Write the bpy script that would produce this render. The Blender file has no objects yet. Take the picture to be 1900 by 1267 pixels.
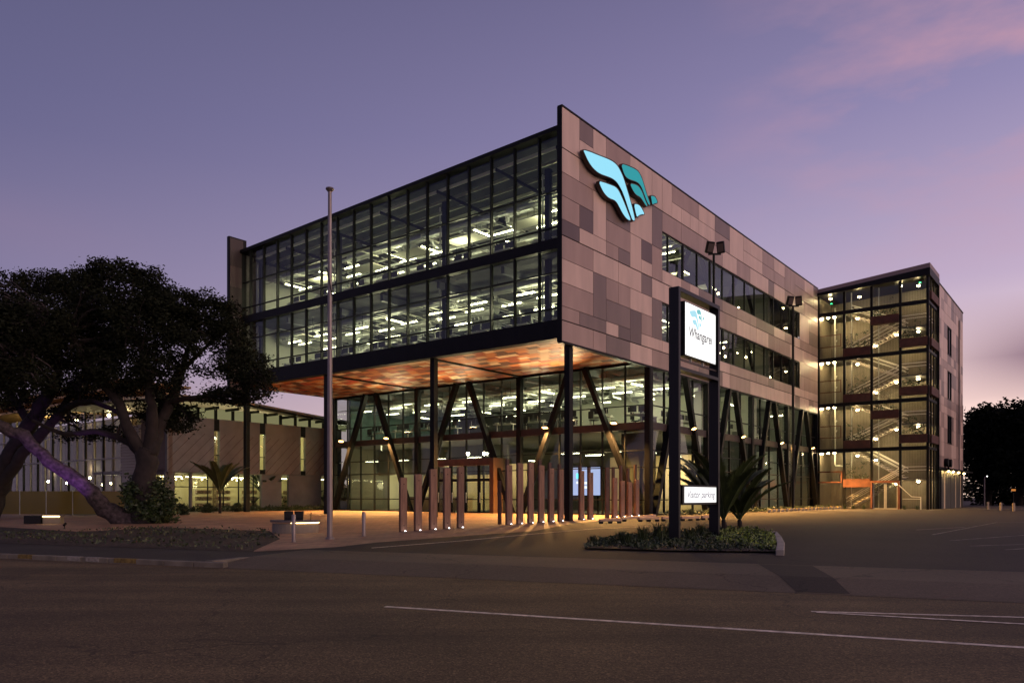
import bpy, bmesh, math, random
import numpy as np
from mathutils import Vector, Matrix
random.seed(7); np.random.seed(7)
R = math.radians
SC = bpy.context.scene
COL = SC.collection

# ------------------------------------------------------------------ camera
CAMH, F = 1.65, 1422.0
cam = bpy.data.cameras.new('camera'); camo = bpy.data.objects.new('camera', cam); COL.objects.link(camo)
camo.location = (0, 0, CAMH); camo.rotation_euler = (R(90), 0, 0)
cam.sensor_width = 36; cam.lens = 36*F/1900; cam.shift_y = (920-633.5)/1900
cam.clip_end = 3000; cam.clip_start = 0.1
SC.camera = camo

# ------------------------------------------------------------------ world: twilight sky
W = bpy.data.worlds.new('World'); SC.world = W; W.use_nodes = True
nt = W.node_tree; N = nt.nodes; LK = nt.links
for n in list(N): N.remove(n)
def wn(t, **k):
    n = N.new(t)
    for a, b in k.items(): setattr(n, a, b)
    return n
def wmath(op, a, b=None, clamp=False):
    n = wn('ShaderNodeMath', operation=op, use_clamp=clamp)
    for i, v in enumerate((a, b)):
        if v is None: continue
        if isinstance(v, (int, float)): n.inputs[i].default_value = v
        else: LK.new(v, n.inputs[i])
    return n.outputs[0]
def wmix(f, a, b):
    n = wn('ShaderNodeMix', data_type='RGBA')
    if isinstance(f, (int, float)): n.inputs[0].default_value = f
    else: LK.new(f, n.inputs[0])
    for i, v in ((6, a), (7, b)):
        if isinstance(v, tuple): n.inputs[i].default_value = (*v, 1)
        else: LK.new(v, n.inputs[i])
    return n.outputs[2]
def wramp(f, pts):
    n = wn('ShaderNodeValToRGB'); cr = n.color_ramp
    while len(cr.elements) < len(pts): cr.elements.new(0.5)
    for e, (p, c) in zip(cr.elements, pts): e.position = p; e.color = (*c, 1)
    LK.new(f, n.inputs[0]); return n.outputs[0]
def lin(r, g, b):
    return tuple(((v/255)/12.92 if v/255 <= .04045 else ((v/255+.055)/1.055)**2.4) for v in (r, g, b))
tc = wn('ShaderNodeTexCoord'); sep = wn('ShaderNodeSeparateXYZ'); LK.new(tc.outputs['Generated'], sep.inputs[0])
z = wmath('MAXIMUM', sep.outputs[2], 0.0)
# glow of the set sun, low on the right
dx = wmath('MULTIPLY', sep.outputs[0], 0.97); dy = wmath('MULTIPLY', sep.outputs[1], 0.1)
glow = wmath('ADD', wmath('MULTIPLY', wmath('ADD', dx, dy), 0.85), 0.47, True)
cool = wramp(z, [(0.0, lin(164, 142, 158)), (0.16, lin(130, 121, 154)), (0.38, lin(94, 93, 130)), (0.6, lin(76, 77, 108)), (1.0, lin(62, 64, 98))])
warm = wramp(z, [(0.0, lin(250, 218, 196)), (0.10, lin(246, 212, 203)), (0.24, lin(186, 168, 194)), (0.42, lin(142, 133, 172)), (0.62, lin(104, 98, 136)), (1.0, lin(62, 64, 98))])
sky = wmix(glow, cool, warm)
mp = wn('ShaderNodeMapping'); LK.new(tc.outputs['Generated'], mp.inputs[0]); mp.inputs['Scale'].default_value = (2.2, 2.2, 6.5); mp.inputs['Rotation'].default_value = (0, R(28), 0)
no = wn('ShaderNodeTexNoise'); LK.new(mp.outputs[0], no.inputs[0]); no.inputs['Scale'].default_value = 1.9; no.inputs['Detail'].default_value = 7; no.inputs['Roughness'].default_value = .55
wisp = wmath('MULTIPLY', wmath('SUBTRACT', no.outputs[0], 0.43, ), 4.0, True)
zhi = wmath('MULTIPLY', wmath('SUBTRACT', sep.outputs[2], 0.22), 5.0, True)
xr = wmath('MULTIPLY', wmath('SUBTRACT', sep.outputs[0], 0.20), 4.0, True)
wispf = wmath('MULTIPLY', wmath('MULTIPLY', wisp, zhi), wmath('MULTIPLY', xr, 0.8))
sky = wmix(wispf, sky, lin(196, 148, 162))
mp2 = wn('ShaderNodeMapping'); LK.new(tc.outputs['Generated'], mp2.inputs[0]); mp2.inputs['Scale'].default_value = (3, 3, 13); mp2.inputs['Location'].default_value = (3.1, 0.4, 1.35)
no2 = wn('ShaderNodeTexNoise'); LK.new(mp2.outputs[0], no2.inputs[0]); no2.inputs['Scale'].default_value = 1.25; no2.inputs['Detail'].default_value = 6; no2.inputs['Roughness'].default_value = .5
# low bank of dusk cloud: a belt near 10 degrees up, broken by noise
belt = wmath('SUBTRACT', 1.0, wmath('MULTIPLY', wmath('ABSOLUTE', wmath('SUBTRACT', sep.outputs[2], 0.152)), 15.0), True)
cl = wmath('MULTIPLY', wmath('ADD', wmath('SUBTRACT', no2.outputs[0], 0.40), wmath('MULTIPLY', belt, 0.26)), 9.0, True)
xb = wmath('MULTIPLY', wmath('SUBTRACT', sep.outputs[0], 0.46), 9.0, True)
clf = wmath('MULTIPLY', wmath('MULTIPLY', cl, belt), wmath('MULTIPLY', xb, 0.95))
sky = wmix(clf, sky, lin(116, 88, 110))
xl = wmath('MULTIPLY', wmath('SUBTRACT', -0.30, sep.outputs[0]), 6.0, True) if False else wmath('MULTIPLY', wmath('SUBTRACT', wmath('MULTIPLY', sep.outputs[0], -1.0), 0.38), 6.0, True)
belt2 = wmath('SUBTRACT', 1.0, wmath('MULTIPLY', wmath('ABSOLUTE', wmath('SUBTRACT', sep.outputs[2], 0.285)), 22.0), True)
sky = wmix(wmath('MULTIPLY', wmath('MULTIPLY', xl, belt2), wmath('MULTIPLY', no.outputs[0], 0.3)), sky, lin(160, 128, 146))
bg = wn('ShaderNodeBackground'); LK.new(sky, bg.inputs[0]); bg.inputs[1].default_value = 1.12
wo = wn('ShaderNodeOutputWorld'); LK.new(bg.outputs[0], wo.inputs[0])

# afterglow: very soft light from the bright side of the sky (to the right)
sl = bpy.data.lights.new('afterglow', 'SUN'); sl.energy = 1.6; sl.angle = R(60); sl.color = (1.0, .66, .50)
so = bpy.data.objects.new('afterglow', sl); COL.objects.link(so)
so.rotation_euler = Vector((.80, -.58, .13)).to_track_quat('Z', 'Y').to_euler()
so.location = (60, -30, 40)

SC.view_settings.view_transform = 'Standard'; SC.view_settings.look = 'None'
SC.view_settings.gamma = 1; SC.view_settings.use_curve_mapping = False; SC.view_settings.exposure = 0
SC.render.engine = 'CYCLES'
cy = SC.cycles
cy.max_bounces = 7; cy.diffuse_bounces = 3; cy.glossy_bounces = 3; cy.transparent_max_bounces = 24
cy.caustics_reflective = False; cy.caustics_refractive = False; cy.sample_clamp_indirect = 4; cy.sample_clamp_direct = 40
cy.use_denoising = True

# ------------------------------------------------------------------ materials
MATS = {}
def mat(name, col, rough=.6, metal=0.0, var=0.0, vscale=3.0, bump=0.0, bscale=40.0, spec=.5, col2=None, objrand=0.0, stretch=None):
    if name in MATS: return MATS[name]
    m = bpy.data.materials.new(name); m.use_nodes = True; t = m.node_tree; b = t.nodes['Principled BSDF']
    b.inputs['Roughness'].default_value = rough; b.inputs['Metallic'].default_value = metal
    b.inputs['Specular IOR Level'].default_value = spec
    b.inputs['Base Color'].default_value = (*col, 1); m.diffuse_color = (*col, 1)
    g = t.nodes.new('ShaderNodeNewGeometry'); src = g.outputs['Position']
    if stretch:
        mpn = t.nodes.new('ShaderNodeMapping'); mpn.inputs['Scale'].default_value = stretch; t.links.new(src, mpn.inputs[0]); src = mpn.outputs[0]
    out = None
    if var or col2:
        n = t.nodes.new('ShaderNodeTexNoise'); n.inputs['Scale'].default_value = vscale; n.inputs['Detail'].default_value = 6
        t.links.new(src, n.inputs[0])
        mx = t.nodes.new('ShaderNodeMix'); mx.data_type = 'RGBA'
        rm = t.nodes.new('ShaderNodeMapRange'); rm.inputs[1].default_value = .3; rm.inputs[2].default_value = .7
        t.links.new(n.outputs[0], rm.inputs[0]); t.links.new(rm.outputs[0], mx.inputs[0])
        c2 = col2 or tuple(c*(1-var) for c in col)
        mx.inputs[6].default_value = (*c2, 1); mx.inputs[7].default_value = (*col, 1) if col2 else (*[min(1, c*(1+var)) for c in col], 1)
        out = mx.outputs[2]
    if objrand:
        oi = t.nodes.new('ShaderNodeObjectInfo'); hs = t.nodes.new('ShaderNodeHueSaturation')
        mr = t.nodes.new('ShaderNodeMapRange'); mr.inputs[3].default_value = 1-objrand; mr.inputs[4].default_value = 1+objrand
        t.links.new(oi.outputs['Random'], mr.inputs[0]); t.links.new(mr.outputs[0], hs.inputs['Value'])
        if out: t.links.new(out, hs.inputs['Color'])
        else: hs.inputs['Color'].default_value = (*col, 1)
        out = hs.outputs[0]
    if out: t.links.new(out, b.inputs['Base Color'])
    if bump:
        n2 = t.nodes.new('ShaderNodeTexNoise'); n2.inputs['Scale'].default_value = bscale; n2.inputs['Detail'].default_value = 5; t.links.new(src, n2.inputs[0])
        bp = t.nodes.new('ShaderNodeBump'); bp.inputs['Strength'].default_value = bump; bp.inputs['Distance'].default_value = .02
        t.links.new(n2.outputs[0], bp.inputs['Height']); t.links.new(bp.outputs[0], b.inputs['Normal'])
    MATS[name] = m; return m
def emis(name, col, s):
    if name in MATS: return MATS[name]
    m = bpy.data.materials.new(name); m.use_nodes = True; t = m.node_tree; t.nodes.clear()
    e = t.nodes.new('ShaderNodeEmission'); e.inputs[0].default_value = (*col, 1); e.inputs[1].default_value = s
    o = t.nodes.new('ShaderNodeOutputMaterial'); t.links.new(e.outputs[0], o.inputs[0]); MATS[name] = m; return m
def glass(name, tint, refl=1.0, rough=.015, frost=0.0):
    m = bpy.data.materials.new(name); m.use_nodes = True; t = m.node_tree; t.nodes.clear()
    tr = t.nodes.new('ShaderNodeBsdfTransparent'); tr.inputs[0].default_value = (*tint, 1)
    gl = t.nodes.new('ShaderNodeBsdfGlossy'); gl.inputs['Roughness'].default_value = rough; gl.inputs[0].default_value = (.9, .95, 1, 1)
    fr = t.nodes.new('ShaderNodeLayerWeight'); fr.inputs[0].default_value = .5
    pw = t.nodes.new('ShaderNodeMath'); pw.operation = 'POWER'; pw.inputs[1].default_value = 4.5; t.links.new(fr.outputs['Facing'], pw.inputs[0])
    mm = t.nodes.new('ShaderNodeMath'); mm.operation = 'MULTIPLY_ADD'; mm.inputs[1].default_value = .85*refl; mm.inputs[2].default_value = .05*refl; t.links.new(pw.outputs[0], mm.inputs[0])
    mx = t.nodes.new('ShaderNodeMixShader'); t.links.new(mm.outputs[0], mx.inputs[0])
    src = tr.outputs[0]
    if frost:
        df = t.nodes.new('ShaderNodeBsdfTranslucent'); df.inputs[0].default_value = (*tint, 1)
        d2 = t.nodes.new('ShaderNodeBsdfDiffuse'); d2.inputs[0].default_value = (*tint, 1)
        a = t.nodes.new('ShaderNodeMixShader'); a.inputs[0].default_value = .5; t.links.new(df.outputs[0], a.inputs[1]); t.links.new(d2.outputs[0], a.inputs[2])
        f = t.nodes.new('ShaderNodeMixShader'); f.inputs[0].default_value = frost; t.links.new(src, f.inputs[1]); t.links.new(a.outputs[0], f.inputs[2]); src = f.outputs[0]
    t.links.new(src, mx.inputs[1]); t.links.new(gl.outputs[0], mx.inputs[2])
    o = t.nodes.new('ShaderNodeOutputMaterial'); t.links.new(mx.outputs[0], o.inputs[0]); MATS[name] = m; return m

BLACK = mat('black steel', (.005, .005, .006), .5, .0, spec=.18, var=.3, vscale=1.5)
DARKF = mat('dark frame aluminium', (.007, .008, .009), .45, spec=.25)
BROWN = mat('bronze beam', (.03, .017, .014), .5, .0, var=.3)
CLAD = [mat('cladding light', (.56, .42, .36), .42, var=.12, vscale=1.3, stretch=(1, 1, .22), objrand=.05),
        mat('cladding mid', (.33, .235, .205), .42, var=.12, vscale=1.3, stretch=(1, 1, .22), objrand=.06),
        mat('cladding dark', (.18, .13, .12), .42, var=.12, vscale=1.3, stretch=(1, 1, .22), objrand=.06),
        mat('cladding darkest', (.11, .075, .074), .42, var=.12, vscale=1.3, stretch=(1, 1, .22), objrand=.06)]
GLASS = glass('office glass', (.80, .84, .80))
GLASSD = glass('tinted glass', (.72, .78, .76))
WHITEW = mat('interior pale wall', (.58, .60, .50), .8, var=.06, vscale=.8)
GREYW = mat('interior grey wall', (.10, .105, .09), .85, var=.15, vscale=.5)
CARPET = mat('office carpet', (.11, .11, .10), .9, var=.3, vscale=2)
CEIL = mat('dark ceiling', (.035, .038, .035), .85, var=.3, vscale=1)
STEELG = mat('galvanised duct', (.48, .50, .46), .38, .6, var=.15, vscale=2)
CLOUDP = mat('acoustic panel', (.55, .56, .46), .8)
TUBE = emis('linear lamp', (1.0, .95, .62), 22.0)
CONC = mat('concrete', (.27, .25, .225), .85, var=.18, vscale=1.2, bump=.3, bscale=30)
BARK = mat('bark', (.020, .015, .015), .95, var=.4, vscale=3, bump=1.0, bscale=5)
LEAF = mat('dark leaf', (.013, .016, .009), .75, var=.5, vscale=.9, spec=.08)
LEAFB = mat('shrub leaf', (.026, .045, .014), .55, var=.5, vscale=2)
PALM = mat('palm leaf', (.042, .062, .018), .5, var=.35, vscale=2)
WOOD = mat('weathered timber', (.23, .135, .09), .75, var=.28, vscale=1.6, stretch=(8, 8, .9), bump=.4, bscale=12, objrand=.12)
CORTEN = mat('rusted steel', (.13, .045, .022), .75, var=.35, vscale=2.5, bump=.2, bscale=20)
GALV = mat('galvanised pole', (.22, .19, .19), .4, .5, var=.12, vscale=2)
RAILM = mat('pale handrail', (.75, .72, .62), .35, .4)

# ------------------------------------------------------------------ mesh helpers
class MB:
    def __init__(s): s.v = []; s.f = []
    def poly(s, pts):
        b = len(s.v); s.v += [tuple(p) for p in pts]; s.f.append(tuple(range(b, b+len(pts))))
    def box(s, x0, x1, y0, y1, z0, z1, M=None):
        P = [(x0,y0,z0),(x1,y0,z0),(x1,y1,z0),(x0,y1,z0),(x0,y0,z1),(x1,y0,z1),(x1,y1,z1),(x0,y1,z1)]
        if M: P = [tuple(M @ Vector(p)) for p in P]
        b = len(s.v); s.v += P
        for f in ((0,3,2,1),(4,5,6,7),(0,1,5,4),(1,2,6,5),(2,3,7,6),(3,0,4,7)): s.f.append(tuple(b+i for i in f))
    def bar(s, a, b, w, h=None, up=(0,0,1)):
        a = Vector(a); b = Vector(b); d = b-a; L = d.length
        if L < 1e-6: return
        d.normalize(); u = Vector(up)
        if abs(d.dot(u)) > .98: u = Vector((1,0,0))
        x = d.cross(u).normalized(); y = x.cross(d)
        h = h or w; M = Matrix((x, d, y)).transposed().to_4x4(); M.translation = a
        s.box(-w/2, w/2, 0, L, -h/2, h/2, M)
    def tube(s, pts, rad, n=8, cap=True):
        pts = [Vector(p) for p in pts]
        if not hasattr(rad, '__len__'): rad = [rad]*len(pts)
        prev = None; base0 = len(s.v)
        for i, p in enumerate(pts):
            d = (pts[min(i+1, len(pts)-1)] - pts[max(i-1, 0)]).normalized()
            u = prev if prev is not None else (Vector((0,0,1)) if abs(d.z) < .9 else Vector((1,0,0)))
            x = d.cross(u).normalized(); y = x.cross(d).normalized(); prev = y if prev is None else (u - d*u.dot(d)).normalized()
            y = prev; x = d.cross(y).normalized()
            for k in range(n):
                a = 2*math.pi*k/n; s.v.append(tuple(p + (x*math.cos(a)+y*math.sin(a))*rad[i]))
        for i in range(len(pts)-1):
            for k in range(n):
                a = base0+i*n+k; b = base0+i*n+(k+1) % n; s.f.append((a, b, b+n, a+n))
        if cap:
            s.f.append(tuple(base0+k for k in reversed(range(n)))); e = base0+(len(pts)-1)*n; s.f.append(tuple(e+k for k in range(n)))
    def lathe(s, prof, n=16, c=(0,0)):
        s.tube([(c[0], c[1], z) for r, z in prof], [r for r, z in prof], n)
    def build(s, name, m, parent=None, smooth=False, bevel=0):
        me = bpy.data.meshes.new(name); me.from_pydata(s.v, [], s.f); me.update()
        if m: me.materials.append(m)
        if smooth: me.polygons.foreach_set('use_smooth', [True]*len(me.polygons))
        o = bpy.data.objects.new(name, me); COL.objects.link(o); o.parent = parent
        if smooth:
            try: me.set_sharp_from_angle(angle=R(40))
            except Exception: pass
        if bevel:
            bv = o.modifiers.new('bevel', 'BEVEL'); bv.width = bevel; bv.segments = 2; bv.limit_method = 'ANGLE'
        return o
UNIT = {}
def cube(name, x0, x1, y0, y1, z0, z1, m, parent):
    k = ('c', m.name)
    if k not in UNIT:
        b = MB(); b.box(-.5, .5, -.5, .5, -.5, .5); me = bpy.data.meshes.new('unit_block'); me.from_pydata(b.v, [], b.f); me.materials.append(m); UNIT[k] = me
    o = bpy.data.objects.new(name, UNIT[k]); o.location = ((x0+x1)/2, (y0+y1)/2, (z0+z1)/2); o.scale = (abs(x1-x0), abs(y1-y0), abs(z1-z0))
    o.parent = parent; COL.objects.link(o); return o
def pane(name, axis, c, a0, a1, z0, z1, m, parent):
    """glass sheet: axis 's' = plane of constant s, axis 't' = plane of constant t"""
    k = ('p', m.name, axis)
    if k not in UNIT:
        me = bpy.data.meshes.new('unit_pane')
        v = [(0,-.5,-.5),(0,.5,-.5),(0,.5,.5),(0,-.5,.5)] if axis == 's' else [(-.5,0,-.5),(.5,0,-.5),(.5,0,.5),(-.5,0,.5)]
        me.from_pydata(v, [], [(0,1,2,3)]); me.materials.append(m); UNIT[k] = me
    o = bpy.data.objects.new(name, UNIT[k])
    if axis == 's': o.location = (c, (a0+a1)/2, (z0+z1)/2); o.scale = (1, a1-a0, z1-z0)
    else: o.location = ((a0+a1)/2, c, (z0+z1)/2); o.scale = (a1-a0, 1, z1-z0)
    o.parent = parent; COL.objects.link(o); return o
def tag(o, label=None, cat=None, group=None, kind=None):
    if label: o['label'] = label
    if cat: o['category'] = cat
    if group: o['group'] = group
    if kind: o['kind'] = kind
    return o
def thing(name, label, cat, loc=(0,0,0), rz=0, group=None):
    o = bpy.data.objects.new(name, None); COL.objects.link(o); o.location = loc; o.rotation_euler = (0,0,rz); o.empty_display_size = .2
    return tag(o, label, cat, group)
def part_empty(name, parent):
    o = bpy.data.objects.new(name, None); COL.objects.link(o); o.parent = parent; return o
def dup(o, parent=None, loc=None, rz=None, label=None, group=None):
    c = o.copy(); COL.objects.link(c)
    if parent is not None: c.parent = parent
    if loc is not None: c.location = loc
    if rz is not None: c.rotation_euler = (0,0,rz)
    if label: c['label'] = label
    if group: c['group'] = group
    for ch in list(o.children): dup(ch, c)
    return c
def light(name, kind, e, col, loc, parent, size=.1, spot=None, aim=None, blend=.6):
    l = bpy.data.lights.new(name, kind); l.energy = e; l.color = col
    if kind != 'AREA': l.shadow_soft_size = size
    else: l.size = size
    if spot: l.spot_size = R(spot); l.spot_blend = blend
    o = bpy.data.objects.new(name, l); COL.objects.link(o); o.location = loc; o.parent = parent
    if aim: o.rotation_euler = (-Vector(aim)).to_track_quat('Z', 'Y').to_euler()
    return o

# ------------------------------------------------------------------ ground shape and frames
NX, NY = .3676, .93            # across the road, away from the camera
def nn(x, y): return NX*x + NY*y
def g(x, y):
    n = nn(x, y); return .12 + .0124*(min(n, 45)-14)
def at(px, py, Y): return Vector(((px-950)/F*Y, Y, CAMH+(920-py)/F*Y))
def ground_at(px, py):
    q = (px-950)/F; c = NX*q+NY; k = (py-920)/F
    Y = 1.7036/(k+.0124*c)
    if c*Y > 45: Y = (CAMH-.5044)/k
    if c*Y < 15.4: Y = CAMH/(k) if c*CAMH/k < 13.9 else Y
    return Vector((q*Y, Y, g(q*Y, Y) if c*Y > 14 else 0))
E_, Nn = Vector((.93, -.3676, 0)), Vector((.3676, .93, 0))
def en(e, n, z=0): return Vector((E_.x*e+Nn.x*n, E_.y*e+Nn.y*n, z))
C0 = Vector((2.37, 37.5, 0)); BA = math.atan2(.7896, .6136)
def B(s, t, z=0): return Vector((C0.x+.6136*s-.7896*t, C0.y+.7896*s+.6135*t, z))
def sheet(name, pts, off, m, apron=False, thick=0):
    bm = bmesh.new(); vs = [bm.verts.new((p[0], p[1], 0)) for p in pts]; bm.faces.new(vs)
    for n in (15.4, 45.0):
        bmesh.ops.bisect_plane(bm, geom=bm.verts[:]+bm.edges[:]+bm.faces[:], plane_co=Nn*n, plane_no=Nn)
    for v in bm.verts:
        n = nn(v.co.x, v.co.y)
        if apron and n < 15.4: v.co.z = max(0, (n-13.9)/1.5)*.1374 + off
        else: v.co.z = g(v.co.x, v.co.y) + off
    bmesh.ops.recalc_face_normals(bm, faces=bm.faces)
    if sum(f.normal.z for f in bm.faces) < 0: bmesh.ops.reverse_faces(bm, faces=bm.faces)
    me = bpy.data.meshes.new(name); bm.to_mesh(me); bm.free(); me.materials.append(m)
    o = bpy.data.objects.new(name, me); COL.objects.link(o); o['kind'] = 'structure'
    return o

# --- ground materials
def asphalt(name, col, patch=.25, agg=.5, scale=90, lane=False):
    m = bpy.data.materials.new(name); m.use_nodes = True; t = m.node_tree; b = t.nodes['Principled BSDF']
    ge = t.nodes.new('ShaderNodeNewGeometry'); pos = ge.outputs['Position']
    n1 = t.nodes.new('ShaderNodeTexNoise'); n1.inputs['Scale'].default_value = .35; n1.inputs['Detail'].default_value = 8; t.links.new(pos, n1.inputs[0])
    n2 = t.nodes.new('ShaderNodeTexVoronoi'); n2.inputs['Scale'].default_value = scale; t.links.new(pos, n2.inputs[0])
    n3 = t.nodes.new('ShaderNodeTexNoise'); n3.inputs['Scale'].default_value = 14; n3.inputs['Detail'].default_value = 6; t.links.new(pos, n3.inputs[0])
    r1 = t.nodes.new('ShaderNodeMapRange'); r1.inputs[1].default_value = .3; r1.inputs[2].default_value = .7; r1.inputs[3].default_value = 1-patch; r1.inputs[4].default_value = 1+patch; t.links.new(n1.outputs[0], r1.inputs[0])
    sx = t.nodes.new('ShaderNodeSeparateColor'); t.links.new(n2.outputs['Color'], sx.inputs[0])
    r2 = t.nodes.new('ShaderNodeMapRange'); r2.inputs[3].default_value = 1-agg; r2.inputs[4].default_value = 1+agg; t.links.new(sx.outputs[0], r2.inputs[0])
    gt = t.nodes.new('ShaderNodeMath'); gt.operation = 'GREATER_THAN'; gt.inputs[1].default_value = .93; t.links.new(sx.outputs[1], gt.inputs[0])
    ga = t.nodes.new('ShaderNodeMath'); ga.operation = 'MULTIPLY_ADD'; ga.inputs[1].default_value = 2.2*agg; t.links.new(gt.outputs[0], ga.inputs[0]); t.links.new(r2.outputs[0], ga.inputs[2])
    r3 = t.nodes.new('ShaderNodeMapRange'); r3.inputs[1].default_value = .3; r3.inputs[2].default_value = .7; r3.inputs[3].default_value = .85; r3.inputs[4].default_value = 1.15; t.links.new(n3.outputs[0], r3.inputs[0])
    m1 = t.nodes.new('ShaderNodeMath'); m1.operation = 'MULTIPLY'; t.links.new(r1.outputs[0], m1.inputs[0]); t.links.new(ga.outputs[0], m1.inputs[1])
    m2 = t.nodes.new('ShaderNodeMath'); m2.operation = 'MULTIPLY'; t.links.new(m1.outputs[0], m2.inputs[0]); t.links.new(r3.outputs[0], m2.inputs[1])
    last = m2.outputs[0]
    if lane:   # polished wheel tracks run along the road
        mp = t.nodes.new('ShaderNodeMapping'); mp.inputs['Rotation'].default_value = (0, 0, math.atan2(.3676, .93)); t.links.new(pos, mp.inputs[0])
        mp.inputs['Scale'].default_value = (.06, 1, 1)
        n4 = t.nodes.new('ShaderNodeTexNoise'); n4.inputs['Scale'].default_value = 1.1; n4.inputs['Detail'].default_value = 5; t.links.new(mp.outputs[0], n4.inputs[0])
        r4 = t.nodes.new('ShaderNodeMapRange'); r4.inputs[1].default_value = .3; r4.inputs[2].default_value = .7; r4.inputs[3].default_value = .72; r4.inputs[4].default_value = 1.25; t.links.new(n4.outputs[0], r4.inputs[0])
        m3 = t.nodes.new('ShaderNodeMath'); m3.operation = 'MULTIPLY'; t.links.new(last, m3.inputs[0]); t.links.new(r4.outputs[0], m3.inputs[1]); last = m3.outputs[0]
    cn = t.nodes.new('ShaderNodeTexNoise'); cn.inputs['Scale'].default_value = 1.3; cn.inputs['Detail'].default_value = 6; t.links.new(pos, cn.inputs[0])
    ca = t.nodes.new('ShaderNodeVectorMath'); ca.operation = 'MULTIPLY_ADD'; ca.inputs[1].default_value = (1.4, 1.4, 0); t.links.new(cn.outputs['Color'], ca.inputs[0]); t.links.new(pos, ca.inputs[2])
    cv = t.nodes.new('ShaderNodeTexVoronoi'); cv.feature = 'DISTANCE_TO_EDGE'; cv.inputs['Scale'].default_value = .17; t.links.new(ca.outputs[0], cv.inputs[0])
    cr = t.nodes.new('ShaderNodeMapRange'); cr.inputs[1].default_value = .0; cr.inputs[2].default_value = .004; cr.inputs[3].default_value = .45; cr.inputs[4].default_value = 1; t.links.new(cv.outputs[0], cr.inputs[0])
    cm = t.nodes.new('ShaderNodeMath'); cm.operation = 'MULTIPLY'; t.links.new(last, cm.inputs[0]); t.links.new(cr.outputs[0], cm.inputs[1]); last = cm.outputs[0]
    vm = t.nodes.new('ShaderNodeVectorMath'); vm.operation = 'SCALE'; vm.inputs[0].default_value = col; t.links.new(last, vm.inputs['Scale'])
    t.links.new(vm.outputs[0], b.inputs['Base Color'])
    b.inputs['Roughness'].default_value = .8; b.inputs['Specular IOR Level'].default_value = .3
    bp = t.nodes.new('ShaderNodeBump'); bp.inputs['Strength'].default_value = .5; bp.inputs['Distance'].default_value = .006
    t.links.new(n2.outputs['Distance'], bp.inputs['Height']); t.links.new(bp.outputs[0], b.inputs['Normal'])
    return m
ROADM = asphalt('road asphalt', (.095, .066, .030), .35, .5, 60, lane=True)  # brown base colour also carries the warm cast of street lamps
DRIVE = asphalt('driveway asphalt', (.028, .021, .015), .2, .35, 70)
PATHM = asphalt('footpath asphalt', (.032, .027, .023), .25, .3, 60)
CRETE = asphalt('footpath concrete', (.10, .078, .052), .2, .15, 60)
MULCH = asphalt('bark mulch', (.035, .024, .018), .4, .9, 22)
def paving(name):
    m = bpy.data.materials.new(name); m.use_nodes = True; t = m.node_tree; b = t.nodes['Principled BSDF']
    ge = t.nodes.new('ShaderNodeNewGeometry')
    mp = t.nodes.new('ShaderNodeMapping'); mp.inputs['Rotation'].default_value = (0, 0, -BA); t.links.new(ge.outputs['Position'], mp.inputs[0])
    br = t.nodes.new('ShaderNodeTexBrick'); br.inputs['Scale'].default_value = 1.0; br.inputs['Brick Width'].default_value = .42; br.inputs['Row Height'].default_value = .21
    br.inputs['Mortar Size'].default_value = .008; br.inputs['Color1'].default_value = (.40, .23, .13, 1); br.inputs['Color2'].default_value = (.23, .13, .08, 1); br.inputs['Mortar'].default_value = (.07, .05, .04, 1); br.inputs['Bias'].default_value = 0
    t.links.new(mp.outputs[0], br.inputs[0])
    n = t.nodes.new('ShaderNodeTexNoise'); n.inputs['Scale'].default_value = .5; n.inputs['Detail'].default_value = 6; t.links.new(ge.outputs['Position'], n.inputs[0])
    r = t.nodes.new('ShaderNodeMapRange'); r.inputs[1].default_value = .3; r.inputs[2].default_value = .7; r.inputs[3].default_value = .75; r.inputs[4].default_value = 1.15; t.links.new(n.outputs[0], r.inputs[0])
    vm = t.nodes.new('ShaderNodeVectorMath'); vm.operation = 'SCALE'; t.links.new(br.outputs[0], vm.inputs[0]); t.links.new(r.outputs[0], vm.inputs['Scale']); t.links.new(vm.outputs[0], b.inputs['Base Color'])
    b.inputs['Roughness'].default_value = .65
    bp = t.nodes.new('ShaderNodeBump'); bp.inputs['Strength'].default_value = .4; bp.inputs['Distance'].default_value = .01; t.links.new(br.outputs['Fac'], bp.inputs['Height']); bp.invert = True; t.links.new(bp.outputs[0], b.inputs['Normal'])
    return m
PAVE = paving('clay paving')
PAINT = mat('road paint', (.62, .55, .44), .7, var=.5, vscale=9)
WORN = mat('worn paint', (.26, .24, .2), .8, var=.7, vscale=3)

# --- ground sheets
sheet('ground', [en(-400, 14.06), en(-13.1, 14.06), en(-13.1, 15.4), en(500, 15.4), en(500, 700), en(-400, 700)], 0, DRIVE)
sub = sheet('ground', [en(-900, -200), en(900, -200), en(900, 900), en(-900, 900)], 0, PATHM)
for v in sub.data.vertices: v.co.z = -.05
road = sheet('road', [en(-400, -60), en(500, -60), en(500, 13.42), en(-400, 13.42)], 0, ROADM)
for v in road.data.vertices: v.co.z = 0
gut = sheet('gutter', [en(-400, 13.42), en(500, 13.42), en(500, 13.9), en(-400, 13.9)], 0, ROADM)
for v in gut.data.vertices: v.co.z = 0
sheet('apron', [en(-13.1, 13.9), en(500, 13.9), en(500, 17.6), en(-13.1, 17.6)], .004, CRETE, apron=True)
sheet('apron_patch', [en(-.3, 14.0), en(.55, 14.0), en(-.05, 17.5), en(-1.15, 17.5)], .008, DRIVE, apron=True)
sheet('footpath', [en(-400, 14.06), en(-13.1, 14.06), en(-13.1, 16.6), en(-400, 16.6)], .004, PATHM)
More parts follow.
